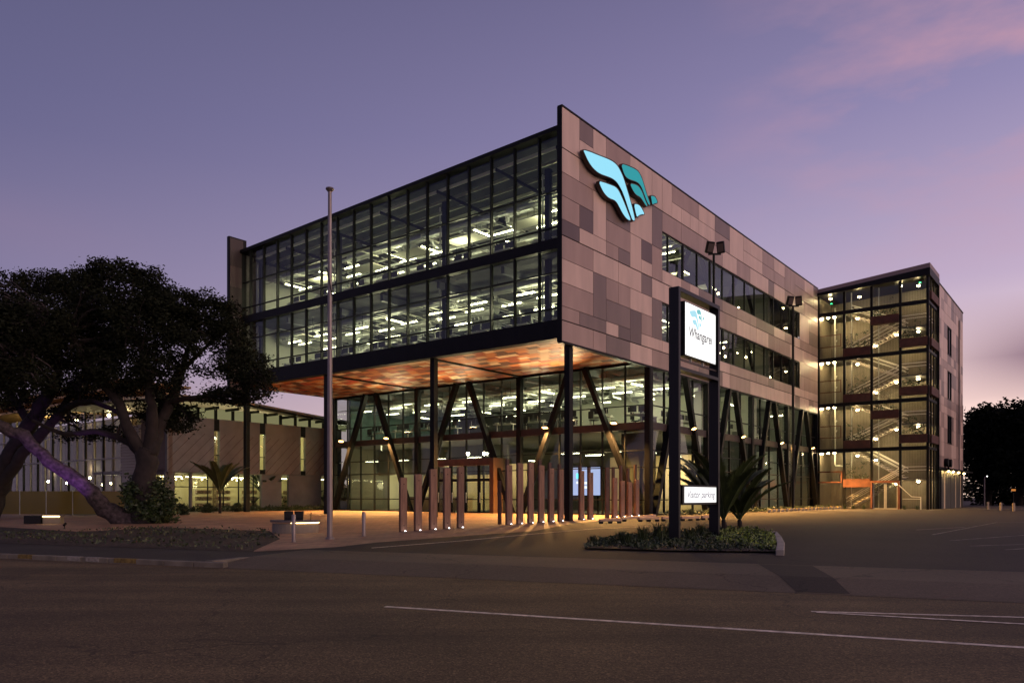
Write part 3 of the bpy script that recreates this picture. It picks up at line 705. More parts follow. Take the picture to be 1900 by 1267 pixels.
# ------------------------------------------------------------------ linear lamps inside
def lin_lamp(L=1.5):
    r = thing('linear_light', 'slim linear office light hanging behind the glass', 'ceiling light')
    b = MB(); b.box(-.035, .035, -L/2, L/2, .012, .07); h = b.build('housing', CLOUDP, r)
    b = MB(); b.box(-.03, .03, -L/2+.02, L/2-.02, 0, .012); b.box(-.03, .03, -L/2+.02, L/2-.02, .0701, .078); b.build('tube', TUBE, r)
    b = MB(); b.bar((0, -L/3, .07), (0, -L/3, .6), .012); b.bar((0, L/3, .07), (0, L/3, .6), .012); b.build('hanger', BLACK, r)
    return r
proto = lin_lamp(); first = True
def put_lamp(s, t, z, rz, label, group):
    global first
    if first: o = proto; first = False; o.location = B(s, t, z); o.rotation_euler = (0, 0, BA+rz); o['label'] = label; o['group'] = group
    else: dup(proto, None, B(s, t, z), BA+rz, label, group)
RL = random.Random(21)
def room_glow(s, t, z, e, col=(1.0, .93, .58)):  # unseen point light added as fill, on top of the modelled fittings
    o = bpy.data.objects.new('lamp_glow', bpy.data.lights.new('lamp_glow', 'POINT')); o.data.energy = e; o.data.color = col; o.data.shadow_soft_size = .35; o.location = B(s, t, z); COL.objects.link(o)
for s_, t_ in ((3.2, 3), (3.4, 9.5), (3.2, 15.8), (3.2, 22.5), (9, 6), (9, 16), (10, 24), (17, 2.5), (24, 3), (32, 3)):
    room_glow(s_, t_, 16.4, 180); room_glow(s_, t_+.7, 12.3, 185)
for s_, t_ in ((11.5, 3), (11.5, 9.5), (11.5, 16), (11.5, 23), (17, 5), (17, 15), (22, 2.5), (30, 3), (37, 3)): room_glow(s_, t_, 8.1, 200)
for s_, t_ in ((12, 13.5), (12, 20), (12, 25.5), (13, 6), (17, 3)): room_glow(s_+1.5, t_, 2.9, 300, (1, .74, .34))
room_glow(11.3, 12.6, 3.2, 140, (1, .76, .38))
for s_ in (23.5, 31, 37.5): room_glow(s_, 3, 4.1, 110, (.95, .9, .6))
G = [('slim linear light hung under the top floor roof', 'linear lights on the top floor'), ('slim linear light hung below the third storey ceiling', 'linear lights on the third storey'), ('slim linear light hung below the second storey ceiling', 'linear lights on the second storey'), ('slim linear light over the ground floor lobby', 'linear lights over the lobby')]
ordl = ['first', 'second', 'third', 'fourth', 'fifth', 'sixth', 'seventh', 'eighth', 'ninth', 'tenth']
def gl(k, i, j): return (G[k][0].replace('slim ', '')+f', {ordl[j]} from corner, {ordl[i]} row inward', G[k][1])
for i_, s in enumerate((3.2, 6.4, 10, 14, 18.5, 23)):
    for j_, t in enumerate((1.7, 5, 8.2, 12, 15.3, 18.5, 22, 25.6)):
        put_lamp(s+RL.uniform(-.3, .3), t+RL.uniform(-.5, .5), 17.0 if s < 5 else 17.15, 0 if RL.random() < .7 else math.pi/2, *gl(0, i_, j_))
        put_lamp(s+RL.uniform(-.3, .3), t+RL.uniform(-.5, .5), 12.85, 0 if RL.random() < .75 else math.pi/2, *gl(1, i_, j_))
for j_ in range(10):
    put_lamp(4.6+RL.uniform(-.4, .4), 1.4+j_*2.75, 17.1, 0, f'linear light between the first two rows of the top floor, {ordl[j_]} from corner', G[0][1])
    put_lamp(4.7+RL.uniform(-.4, .4), 1.2+j_*2.75, 12.95, 0, f'linear light between the first two rows of the third storey, {ordl[j_]} from corner', G[1][1])
for i_, s in enumerate((11, 14, 17.5, 21, 25, 30, 35)):
    for j_, t in enumerate((1.6, 4.6, 8, 12, 15.5, 19, 23, 26.5)):
        if s > 22 and t > 9: continue
        put_lamp(s+RL.uniform(-.3, .3), t+RL.uniform(-.4, .4), 8.5, 0 if RL.random() < .7 else math.pi/2, *gl(2, i_, j_))
for i_, s in enumerate((11.5, 14.5, 19)):
    for j_, t in enumerate((3, 7, 15.5, 19, 23, 26.5)): put_lamp(s, t, 4.45, 0 if s < 15 else math.pi/2, *gl(3, i_, j_))
for s in (25, 29, 33.5, 37.5): put_lamp(s, 3, 4.3, math.pi/2, *G[3])
WARMB = emis('warm globe', (1.0, .78, .42), 40)
def globe(x, label, grp, r=.09, m_=WARMB):
    o = thing('pendant_light', label, 'pendant light', x, BA, grp)
    b = MB(); b.lathe([(.01, -r), (r*.7, -r*.7), (r, 0), (r*.7, r*.7), (.01, r)], 10); b.build('globe', m_, o, smooth=True)
    b = MB(); b.bar((0, 0, r), (0, 0, r+.6), .015); b.build('cord', BLACK, o); return o
for i_, (s, t, z_) in enumerate(((24.8, 1.9, 12.9), (25.6, 2.6, 12.7), (27, 2.2, 13.0), (27.8, 3, 12.8), (29.6, 2, 12.9), (25.2, 2.5, 17.2), (28.5, 2.2, 16.7), (31, 2.4, 16.9), (36.5, 2, 16.4), (36.9, 2.6, 12.2))):
    globe(B(s, t, z_), ['left of the lower cluster', 'second of the lower cluster', 'middle of the lower cluster', 'fourth of the lower cluster', 'right of the lower cluster', 'leftmost in the upper ribbon', 'second in the upper ribbon', 'third in the upper ribbon', 'rightmost in the upper ribbon', 'far right in the lower ribbon'][i_].join(['warm globe pendant behind the ribbon windows, ', '']), 'globe pendants behind the ribbon windows')
for s, t, z_ in ((13.2, 12.55, 4.55), (13.4, 14.2, 4.6)): globe(B(s-4.0, t, z_), 'bright round pendant above the entrance portal', 'round pendants over the entrance', .12, emis('white globe', (1, .9, .6), 45))

# lobby screen
sc_ = thing('lobby_screen', 'large pale blue display screen behind the lobby glass and timber posts', 'screen', B(9.9, 0), BA)
b = MB(); b.box(0, .14, 3.65, 6.45, 1.62, 3.52); b.build('casing', BLACK, sc_)
b = MB(); b.box(-.012, 0, 3.75, 6.35, 1.7, 3.45); b.build('display', emis('screen glow', (.52, .58, .92), 1.15), sc_)
b = MB()
for (u, z_, r_) in ((5.35, 2.92, .16),): b.box(-.02, -.013, u-r_, u+r_, z_-r_, z_+r_)
b.build('screen_emblem', emis('screen cyan', (.1, .85, 1), 3.5), sc_)
b = MB()
for u0, u1, z_ in ((5.2, 5.5, 2.5), (4.6, 4.95, 2.47), (4.3, 4.45, 2.5), (4.65, 4.9, 2.2), (4.32, 4.46, 2.22)): b.box(-.02, -.013, u0, u1, z_-.07, z_+.08)
b.build('screen_lettering', emis('screen white', (1, 1, 1), 1.6), sc_)
b = MB(); b.box(.02, .1, 3.9, 4.0, .5, 1.62); b.box(.02, .1, 6.1, 6.2, .5, 1.62); b.build('stand', BLACK, sc_)
# reception desk and shelf
rd = thing('reception_desk', 'long pale timber reception counter inside the lobby left of the entrance', 'counter', B(13, 0), BA)
b = MB(); b.box(0, .7, 17.5, 24.5, .52, 1.55); b.build('counter_front', mat('pale timber', (.55, .38, .2), .5, var=.15), rd)
b = MB(); b.box(-.08, .8, 17.4, 24.6, 1.552, 1.6); b.build('counter_top', CLOUDP, rd)
vs = thing('flower_vase', 'tall vase of flowers on the reception counter', 'vase', B(13.3, 21.2, 1.602), BA)
b = MB(); b.lathe([(.07, 0), (.12, .15), (.06, .35), (.09, .4)], 12); b.build('vase', CLOUDP, vs, smooth=True)
b = MB(); 
for k in range(14):
    a = RL.uniform(0, 6.28); b.tube([(0, 0, .35), (.1*math.cos(a), .1*math.sin(a), .7), (.25*math.cos(a), .25*math.sin(a), RL.uniform(.9, 1.2))], .012, 4)
    x_, y_, z_ = .25*math.cos(a), .25*math.sin(a), RL.uniform(.9, 1.15); b.lathe([(.01, z_-.05), (.06, z_), (.01, z_+.05)], 5, (x_, y_))
b.build('flower', mat('flower', (.5, .25, .15), .7), vs)

# ------------------------------------------------------------------ desks and chairs
DESKT = mat('white desktop', (.7, .68, .6), .5); SCRB = mat('monitor shell', (.02, .02, .022), .4); CHAIRF = mat('chair fabric', (.03, .032, .036), .8)
def make_desk():
    r = thing('office_desk', 'x', 'desk')
    b = MB(); b.box(-.4, .4, -.8, .8, .70, .735); b.build('desktop', DESKT, r)
    for y in (-.72, .72):
        b = MB(); b.box(-.03, .03, y-.03, y+.03, .03, .70); b.box(-.35, .35, y-.03, y+.03, 0, .03); b.build('leg', RAILM, r)
    for y in (-.38, .36):
        mo = MB(); mo.box(.12, .15, y-.30, y+.30, .92, 1.28); mo = mo.build('monitor', SCRB, r)
        b = MB(); b.bar((.17, y, .735), (.17, y, 1.1), .03); b.box(.08, .26, y-.1, y+.1, .735, .75); b.build('monitor_stand', RAILM, r)
    b = MB(); b.bar((.3, .7, .735), (.3, .62, 1.15), .015); b.bar((.3, .62, 1.15), (-.05, .5, 1.28), .015); b.box(-.12, -.02, .46, .54, 1.24, 1.28); b.build('desk_lamp', RAILM, r)
    b = MB(); b.box(-.2, .0, -.1, .1, .736, .80); b.box(-.25, -.05, .5, .75, .736, .85); b.build('papers', CLOUDP, r)
    return r
def make_chair():
    r = thing('office_chair', 'x', 'chair')
    b = MB(); b.box(-.24, .24, -.24, .24, .44, .50); b.build('seat', CHAIRF, r, bevel=.03)
    b = MB(); b.box(-.28, -.23, -.22, .22, .55, 1.02); b.build('backrest', CHAIRF, r, bevel=.03)
    b = MB(); b.tube([(0, 0, .08), (0, 0, .44)], .03, 8)
    for k in range(5): a = k*1.2566; b.bar((0, 0, .1), (.28*math.cos(a), .28*math.sin(a), .05), .04)
    b.bar((-.2, 0, .46), (-.26, 0, .6), .04); b.build('base', BLACK, r); return r
dk = make_desk(); ch = make_chair(); fd = [True]
def put_desk(s, t, z, rz, lab0, grp, i=0):
    lab = lab0+', '+ordl[i]+' from the corner'
    if fd[0]:
        dk.location = B(s, t, z); dk.rotation_euler = (0, 0, BA+rz); dk['label'] = 'white desk with monitors '+lab; dk['group'] = 'desks '+grp
        c = ch; c.location = B(s-.75*math.cos(rz)*-1, t, z); fd[0] = False
        c.location = B(s+.8, t, z); c.rotation_euler = (0, 0, BA+math.pi+RL.uniform(-.5, .5)); c['label'] = 'black swivel chair '+lab; c['group'] = 'chairs '+grp
        return
    dup(dk, None, B(s, t, z), BA+rz, 'white desk with monitors '+lab, 'desks '+grp)
    dup(ch, None, B(s+.8*math.cos(rz), t+.8*math.sin(rz), z), BA+rz+math.pi+RL.uniform(-.5, .5), 'black swivel chair '+lab, 'chairs '+grp)
for i in range(10): put_desk(11.3, 2+i*2.6, 5.98, math.pi if i % 2 else 0, 'behind the second storey front glass', 'behind the second storey glass', i)
for i in range(8): put_desk(12.5+i*2.9, 1.9, 5.98, math.pi/2, 'behind the second storey side glass', 'behind the second storey side glass', i)
for i in range(9): put_desk(2.6, 1.6+i*2.9, 10.3, 0, 'behind the third storey front glass', 'behind the third storey glass', i)
for i in range(8): put_desk(2.6, 2.6+i*3.1, 14.6, 0, 'behind the top storey front glass', 'behind the top storey glass', i)

# ------------------------------------------------------------------ wall floodlights
FLF = emis('flood lens', (1.0, .50, .14), 16)
def flood(s, t, z, dirv, label, e=900, col=(1.0, .50, .14), grp='floodlights along the first floor slab', cone=118):
    o = thing('wall_floodlight', label, 'floodlight', B(s, t, z), BA, grp)
    dv = Vector(dirv).normalized(); M = dv.to_track_quat('-Z', 'Y').to_matrix().to_4x4()
    b = MB(); b.box(-.17, .17, -.11, .11, -.02, .07, M); b.build('housing', BLACK, o)
    b = MB(); b.box(-.16, .16, -.10, .10, -.05, -.021, M); b.build('lens', FLF, o)
    b = MB(); b.bar((0, 0, 0), tuple(-Vector((dv.x, dv.y, 0)).normalized()*.35), .05); b.build('bracket', BLACK, o)
    light('flood_beam', 'SPOT', e, col, tuple(dv*.06), o, .06, cone, dv, .7)
    return o
for i, t in enumerate((2.0, 7.0, 21.6, 26.8)):
    flood(8.55, t, 6.0, (-.38, -.3 if i == 3 else 0, -1), ['glowing floodlight on the front slab edge nearest the building corner', 'glowing floodlight on the front slab edge above the middle timber posts', 'glowing floodlight on the front slab edge left of the entrance', 'glowing floodlight on the front slab edge at its far left end'][i], [11500, 11500, 9500, 4200][i], cone=[138, 138, 122, 115][i])
for i, s in enumerate((14, 22.3, 30.5, 38.7)):
    flood(s, -.6, 5.9, (0, -.6, -1), ['glowing side wall floodlight nearest the corner, behind the sign', 'second glowing side wall floodlight from the corner', 'third glowing side wall floodlight from the corner', 'glowing side wall floodlight nearest the stair tower'][i], 15000)
# uplights that wash the soffit
for i, (s, t) in enumerate(((4.6, 5.2), (5.6, 13.2), (5.6, 19.6))):
    o = thing('soffit_uplight', ['small uplight washing the soffit near the corner column', 'small uplight washing the middle soffit bay', 'small uplight washing the left soffit bay'][i], 'uplight', B(8.8, t, 6.35), BA, 'uplights below the soffit')
    b = MB(); b.box(-.12, .12, -.2, .2, -.12, 0); b.build('housing', BLACK, o)
    b = MB(); b.box(-.10, .10, -.18, .18, 0.001, .01); b.build('lens', emis('uplight lens', (1, .7, .35), 25), o)
    light('uplight_beam', 'SPOT', [2300, 1150, 1000][i], (1.0, .66, .34), (-.1, 0, .06), o, .06, 92, (s-9.2, 0, 3.0), 1.0)

# ================================================================== STAIR TOWER
st = thing('stair_tower', 'open steel stair tower with mesh, planters and many lamps at the end of the building', 'stair tower', B(0, 0), BA)
CORR = mat('corrugated wall', (.17, .145, .105), .42, .4, var=.15, vscale=1.5)
SF, SB = 42.0, 46.2; U = [0, 2.28, 4.57, 6.88, 9.0]; LV = [.5, 5.9, 10.05, 14.2, 18.35]
b = MB()
u = -.02
while u > -9.05:
    b.box(SB-.06, SB, u-.06, u, .5, 20.6); u -= .13
b.box(SB, SB+.2, -9.1, 0, .5, 20.6); b.build('corrugated_wall', CORR, st)
b = MB(); s_ = SF+.1
while s_ < SB-.1:
    b.box(s_, s_+.06, -.10, -.04, 5.9, 20.6); s_ += .13
b.box(SF+.05, SB, -.04, 0.1, .5, 20.6); b.build('corrugated_wall', CORR, st)
for i, u in enumerate(U):
    cube('column', SF, SF+.18, -u-.17 if i else -.2, -u+.03 if i else -.02, .45, 20.5, BLACK, st)
    if i in (1, 2): cube('column', SF+.9, SF+.98, -u-.5, -u-.42, .45, 20.5, STEELG, st)
for s_ in (43.5, 44.9, 46.1): cube('column', s_, s_+.12, -9.13, -9.0, .45, 20.5, BLACK, st)
for z_ in LV[1:]:
    cube('floor_beam', SF-.02, SF+.16, -9.13, 0, z_-.3, z_+.03, BLACK, st); cube('floor_beam', SF+.16, SB, -9.14, -8.99, z_-.22, z_, BLACK, st)
m = MB(); prism(m, SF-.16, SB+.2, -9.28, .1, 21.0, 20.25, 21.4, 20.6); m.build('roof', mat('tower roof', (.23, .17, .17), .5), st)
m = MB(); prism(m, SF-.3, SB+.2, -9.3, .1, 20.35, 20.0, 20.98, 20.23); m.build('roof_beam', BLACK, st)
GRATE = mat('stair steel', (.09, .09, .09), .5, .4)
for k in range(4):
    z0 = LV[k]; z1 = LV[k+1]; zm = (z0+z1)/2
    cube('landing', SF+.2, SB-.1, -2.2, -.1, z1-.14, z1-.02, GRATE, st)
    cube('landing', SF+.2, SB-.1, -8.95, -6.95, zm-.14, zm-.02, GRATE, st)
    for (sa, sb, ua, ub, za, zb, nm) in ((SF+.5, SF+1.7, 2.4, 6.95, z0, zm, 'a'), (SF+2.2, SF+3.4, 6.95, 2.4, zm, z1, 'b')):
        fl = part_empty('stair_flight', st)
        nst = 12 if k else 15
        b = MB()
        for i in range(nst):
            f0 = i/nst; uu = ua+(ub-ua)*(i+.5)/nst; z_ = za+(zb-za)*(i+1)/nst
            b.box(sa, sb, -uu-.17, -uu+.17, z_-.05, z_-.01); b.box(sa, sb, -uu-.02 if ub > ua else -uu+.0, -uu+.0 if ub > ua else -uu+.02, z_-.17, z_-.05)
        b.build('treads', mat('pale treads', (.6, .54, .45), .6), fl)
        for s_ in (sa, sb):
            b = MB(); b.bar((s_, -ua, za-.1), (s_, -ub, zb-.1), .04, .30, up=(1, 0, 0)); 
            o = b.build('stringer', mat('stringer steel', (.42, .36, .30), .5), fl)
            b = MB(); b.bar((s_, -ua, za+.95), (s_, -ub, zb+.95), .075); b.bar((s_, -ua, za+.62), (s_, -ub, zb+.62), .05); b.build('handrail', RAILM, fl)
    # landing rails
    b = MB()
    for h in (.7, .98): b.bar((SF+.3, -6.95, zm+h), (SF+.3, -8.9, zm+h), .05); b.bar((SF+.3, -8.9, zm+h), (SB-.3, -8.9, zm+h), .05)
    b.build('landing_rail', RAILM, st)
    b = MB()
    if k: 
        for z_ in (z0+1.05, z0+2.1): b.bar((SF+.1, -.15, z_), (SF+.1, -2.1, z_), .07)
        b.bar((SF+.1, -2.05, z0+1.05), (SF+.1, -2.05, z0+2.1), .07); b.build('guard_frame', mat('rust frame', (.12, .05, .03), .6), st)
# planter boxes
PL = mat('planter rust', (.07, .022, .015), .7, var=.3, vscale=2)
for (u0, u1, z_, mm) in [(2.3, 4.55, 1.95+.5, CORTEN), (2.3, 4.55, 5.92, PL), (2.3, 4.55, 10.07, PL), (2.3, 4.55, 14.22, PL), (6.9, 9.05, 5.92+.3, PL), (6.9, 9.05, 10.35, PL), (6.9, 9.05, 14.5, PL), (4.6, 6.85, 8.45, PL), (4.6, 6.85, 16.75, PL), (0.1, 2.2, 2.9, CORTEN)]:
    thick = .75 if z_ > 2.95 or mm is CORTEN else .7
    b = MB()
    if u0 < .2:   # open tubular frame on the lowest landing
        for zz_ in (z_, z_+.95): b.bar((SF-.05, -u0, zz_), (SF-.05, -u1, zz_), .12)
        b.bar((SF-.05, -u1+.05, z_), (SF-.05, -u1+.05, z_+.95), .12); b.build('guard_frame', CORTEN, st); continue
    b.box(SF-.12, SF+.45, -u1, -u0, z_, z_+.72); b.box(SF-.14, SF+.47, -u1-.02, -u0+.02, z_+.66, z_+.7); pb = b.build('planter', mm, st)
    bb = MB(); rr = random.Random(int(z_*100))
    for k in range(34):
        cx_ = SF+.15; cy_ = -rr.uniform(u0+.2, u1-.2); hgt = rr.uniform(.1, 1.5) if rr.random() < .5 else rr.uniform(.05, .5)
        for q_ in range(6):
            p = Vector((cx_+rr.gauss(0, .1), cy_+rr.gauss(0, .12), z_+.72+hgt+rr.gauss(0, .1))); a = Vector((rr.gauss(0, 1), rr.gauss(0, 1), rr.gauss(0, 1))).normalized()*.09; c_ = a.cross(Vector((rr.gauss(0, 1), rr.gauss(0, 1), 1))).normalized()*.05
            bb.poly([p-a, p+c_, p+a, p-c_])
    bb.build('plant', LEAFB, pb)
# side planters on the return face
for z_ in (5.92+.3, 10.35, 14.5, 18.5): 
    b = MB(); b.box(SF+.5, SB-.2, -9.3, -8.9, z_, z_+.7); b.build('planter', PL, st)
# mesh screens
MESH = mat('mesh wire', (.10, .095, .08), .5, .3)
def screen(u0, u1, z0, z1):
    b = MB(); w, h = u1-u0, z1-z0; stp = .16; k = -h
    while k < w:
        for sg in (1, -1):
            x0, y0 = k, 0; x1, y1 = k+h, h
            if x0 < 0: y0 = -x0; x0 = 0
            if x1 > w: y1 = h-(x1-w); x1 = w
            if x1 > x0:
                X = (lambda q: u0+q) if sg > 0 else (lambda q: u1-q)
                b.bar((SF+.07, -X(x0), z0+y0), (SF+.07, -X(x1), z0+y1), .009)
        k += stp
    b.build('mesh_screen', MESH, st)
for (a, c, z0, z1) in [(4.6, 6.85, 14.25, 16.6), (4.6, 6.85, 10.1, 13.9), (2.3, 4.5, 10.8, 13.9), (2.3, 6.8, .6, 2.7), (.2, 2.2, .6, 2.7), (4.6, 6.85, 6, 8.3), (.2, 2.2, 6, 9.8), (2.3, 4.5, 3.2, 5.6), (6.9, 8.9, 15.3, 18)]: screen(a, c, z0, z1)
# tower glazing panes on the upper bays
for (a, c) in ((0.2, 2.2), (2.3, 4.5), (4.6, 6.8), (6.9, 8.95)): pane('pane', 's', SF+.05, -c, -a, 18.4, 20.0, GLASS, st)
# drainpipe
b = MB(); b.tube([(SF+1.2, -1.25, 19), (SF+1.2, -1.25, 4.6), (SF+1.2, -1.3, 4.45), (SF+1.2, -1.9, 4.4)], .06, 8)
for z_ in (7.5, 8.4, 11.5, 12.5, 15.8, 16.8): b.tube([(SF+1.2, -1.25, z_), (SF+1.2, -1.42, z_+.22)], .05, 8)
b.build('drainpipe', CLOUDP, st, smooth=True)
# ground floor door set in rust frame
dr = part_empty('stair_door', st)
cube('door_frame', SF-.25, SF+.15, -4.75, -4.6, .45, 3.0, CORTEN, dr); cube('door_frame', SF-.25, SF+.15, -6.95, -6.8, .45, 3.0, CORTEN, dr); cube('door_frame', SF-.25, SF+.15, -6.8, -4.75, 2.8, 3.0, CORTEN, dr)
for a in (4.78, 5.8):
    cube('door_leaf', SF-.1, SF-.05, -a-1.0, -a-.9, .5, 2.78, STEELG, dr); cube('door_leaf', SF-.1, SF-.05, -a-.1, -a, .5, 2.78, STEELG, dr); cube('door_leaf', SF-.1, SF-.05, -a-.9, -a-.1, .5, .6, STEELG, dr)
    pane('pane', 's', SF-.07, -a-.9, -a-.1, .6, 2.78, GLASS, dr)
# ground handrail in front
b = MB(); b.tube([(SF-.3, -8.6, .5), (SF-.3, -8.6, 1.55), (SF-.3, -7.9, 1.6), (SF-.3, -6.9, 2.6)], .04, 6); b.tube([(SF-.3, -8.55, 1.4), (SF-.3, -7.2, 1.4)], .03, 6); b.build('entry_rail', RAILM, st)
# stair lamps
SLM = emis('stair lamp', (1.0, .76, .38), 300)
sproto = thing('stair_lamp', 'x', 'lamp'); b = MB(); b.lathe([(.02, -.13), (.10, -.10), (.125, -.03), (.125, 0)], 10); b.build('lamp_globe', SLM, sproto, smooth=True)
b = MB(); b.lathe([(.14, .001), (.14, .05), (.05, .07)], 10); b.build('lamp_base', BLACK, sproto)
fs = [True]
def slamp(s, u, z, lab='round warm lamp in the stair tower'):
    loc = B(s, -u, z)
    if fs[0]: sproto.location = loc; sproto['label'] = lab; sproto['group'] = 'lamps in the stair tower'; fs[0] = False
    else: dup(sproto, None, loc, 0, lab, 'lamps in the stair tower')
for k in range(4):
    z1 = LV[k+1]; zm = (LV[k]+z1)/2
    for (s_, u, z_) in ((SF+.8, .75, z1-.24), (SF+.8, 1.3, z1-.24), (SF+1.2, 3.2, z1-.55), (SF+1.5, 8.1, zm-.24), (SF+.8, 6.5, zm-.45), (SF+.9, 4.8, zm-1.2 if k else z1-1), (SF+.6, .25, z1-.3)):
        slamp(s_, u, z_, 'round warm lamp on the '+['lowest', 'second', 'third', 'fourth'][k]+' storey of the stair tower')
for u, z_ in ((.9, 19.9), (3.4, 19.7), (6.8, 20.1), (8.2, 19.9)): slamp(SF+1, u, z_, 'round warm lamp under the roof of the stair tower')
ex = emis('exit green', (.05, 1, .3), 5)
for i, (u, z_) in enumerate(((1.1, 19.3), (8.4, 20.0))):
    o = thing('exit_sign', ['small green exit light at the top left of the stair tower', 'small green exit light at the top right of the stair tower'][i], 'exit sign', B(SF+.6, -u, z_), BA)
    b = MB(); b.box(-.04, .04, -.09, .09, -.05, .05); b.build('casing', BLACK, o); b = MB(); b.box(-.05, -.041, -.08, .08, -.04, .04); b.build('lit_face', ex, o)

# --- clad rear block right of the stair
rb = thing('rear_block', 'rear panel clad block with three tall windows right of the stair tower', 'building', B(0, 0), BA)
cl2 = [46.35+1.45*k for k in range(11)]; rw2 = [4.3, 5.9, 7.0, 8.4, 9.24, 10.23, 10.95, 12.11, 13.27, 14.39, 15.2, 16.35, 17.5, 18.66, 20.68]
wins = [(51.2, 53.4, 15.0, 17.7), (51.2, 53.4, 10.8, 13.5), (51.2, 53.4, 6.6, 9.3)]
cube('core', 46.4, 61, -9.15, -.2, .4, 20.66, BLACK, rb)
def inwin(a, b_, z0, z1): return any(a < w[1]-.05 and b_ > w[0]+.05 and z0 < w[3]-.05 and z1 > w[2]+.05 for w in wins)
cl2 = [46.35, 47.8, 49.3, 51.2, 53.4, 54.9, 56.4, 57.9, 59.4, 60.9]
rw2 = [4.3, 5.3, 6.6, 9.3, 10.0, 10.8, 13.5, 14.2, 15.0, 17.7, 18.7, 20.68]
for i in range(len(cl2)-1):
    j = 0
    while j < len(rw2)-1:
        h = 1
        if not inwin(cl2[i], cl2[i+1], rw2[j], rw2[j+1]):
            zs_ = [rw2[j], rw2[j+1]] if rw2[j+1]-rw2[j] < 1.6 else [rw2[j], rw2[j]+(rw2[j+1]-rw2[j])*.5, rw2[j+1]]
            for a, c in zip(zs_, zs_[1:]): cube('panel', cl2[i]+.01, cl2[i+1]-.01, -9.22, -9.155, a+.01, c-.01, CLAD[rp_.choice([0, 0, 0, 1, 1, 2])], rb)
        j += 1
for w in wins:
    wf = part_empty('window', rb); cube('frame', w[0], w[1], -9.25, -9.16, w[2], w[2]+.08, BLACK, wf); cube('frame', w[0], w[1], -9.25, -9.16, w[3]-.08, w[3], BLACK, wf)
    for a in (w[0], w[0]+.75, w[1]-.08): cube('frame', a, a+.08, -9.25, -9.16, w[2], w[3], BLACK, wf)
    pane('pane', 't', -9.17, w[0], w[1], w[2], w[3], mat('dark window glass', (.02, .025, .03), .06, 0, spec=.8), wf)
cube('parapet', 46.3, 61, -9.26, -.2, 20.66, 20.78, BLACK, rb)
cube('dark_return', 46.3, 46.38, -9.3, -9.1, .4, 20.7, BLACK, rb)
cube('lower_wing', 61, 66, -8.6, 5, .4, 11.6, mat('grey wing', (.03, .028, .028), .7, var=.2), rb)
# ground level service doors under a canopy with small lights
an = thing('service_annex', 'low dark service doors under a thin canopy at the far end', 'annex', B(0, 0), BA)
cube('canopy', 46.4, 58.6, -10.4, -9.24, 3.95, 4.07, BLACK, an)
DG = mat('dark door', (.035, .033, .032), .5, var=.2)
GW = mat('pale pier', (.42, .33, .24), .8)
for i, (a, c, mm) in enumerate(((46.6, 47.8, DG), (47.85, 48.6, GW), (48.7, 51.6, DG), (51.7, 54.4, DG), (54.5, 54.9, GW), (55, 57.6, DG), (57.7, 58.1, GW))): cube('door' if mm is DG else 'pier', a, c, -9.42, -9.24, .45, 3.94, mm, an)
for i, s_ in enumerate((47.2, 49.7, 53, 56.5)):
    o = thing('canopy_lamp', 'small warm lamp under the service canopy', 'lamp', B(s_, -9.9, 3.9), BA, 'lamps under the service canopy')
    b = MB(); b.lathe([(.03, -.08), (.09, -.04), (.09, .0)], 8); b.build('lamp_globe', emis('canopy lamp', (1, .68, .25), 220), o); b = MB(); b.box(-.1, .1, -.1, .1, .001, .045); b.build('lamp_base', BLACK, o)
for i in range(2):
    o = thing('round_fitting', 'dark round fan unit on the clad wall above the canopy', 'vent', B(49.5+i*1.9, -9.3, 4.75), BA, 'round units above the canopy')
    b = MB(); b.tube([(0, .06, 0), (0, -.25, 0)], .38, 16); b.build('drum', BLACK, o, smooth=True); b = MB(); b.bar((0, .02, -.35), (0, .02, -.66), .1); b.build('bracket', BLACK, o)

# ================================================================== TIMBER POSTS
DP = mat('dark stake', (.07, .035, .025), .7, var=.3, vscale=3)
UPL = emis('uplight dot', (.95, .95, 1.0), 14)
posts = [(748.4, 990, 886), (776, 988.7, 879.5), (804, 987, 870.4), (829.5, 985.3, 868.5), (855, 983.7, 866),
 (944.8, 977.7, 863), (965, 976, 859), (985, 975, 858), (1004.5, 973.6, 863), (1023, 972.2, 868.5), (1041, 971, 871), (1079.5, 968.2, 873), (1096, 967, 876.5), (1141, 963.5, 886.5), (1155, 962.5, 892), (1168.5, 961.6, 894), (1182, 960.4, 889.5)]
ords = ['first', 'second', 'third', 'fourth', 'fifth', 'sixth', 'seventh', 'eighth', 'ninth', 'tenth', 'eleventh', 'twelfth', 'thirteenth', 'fourteenth', 'fifteenth', 'sixteenth', 'seventeenth']
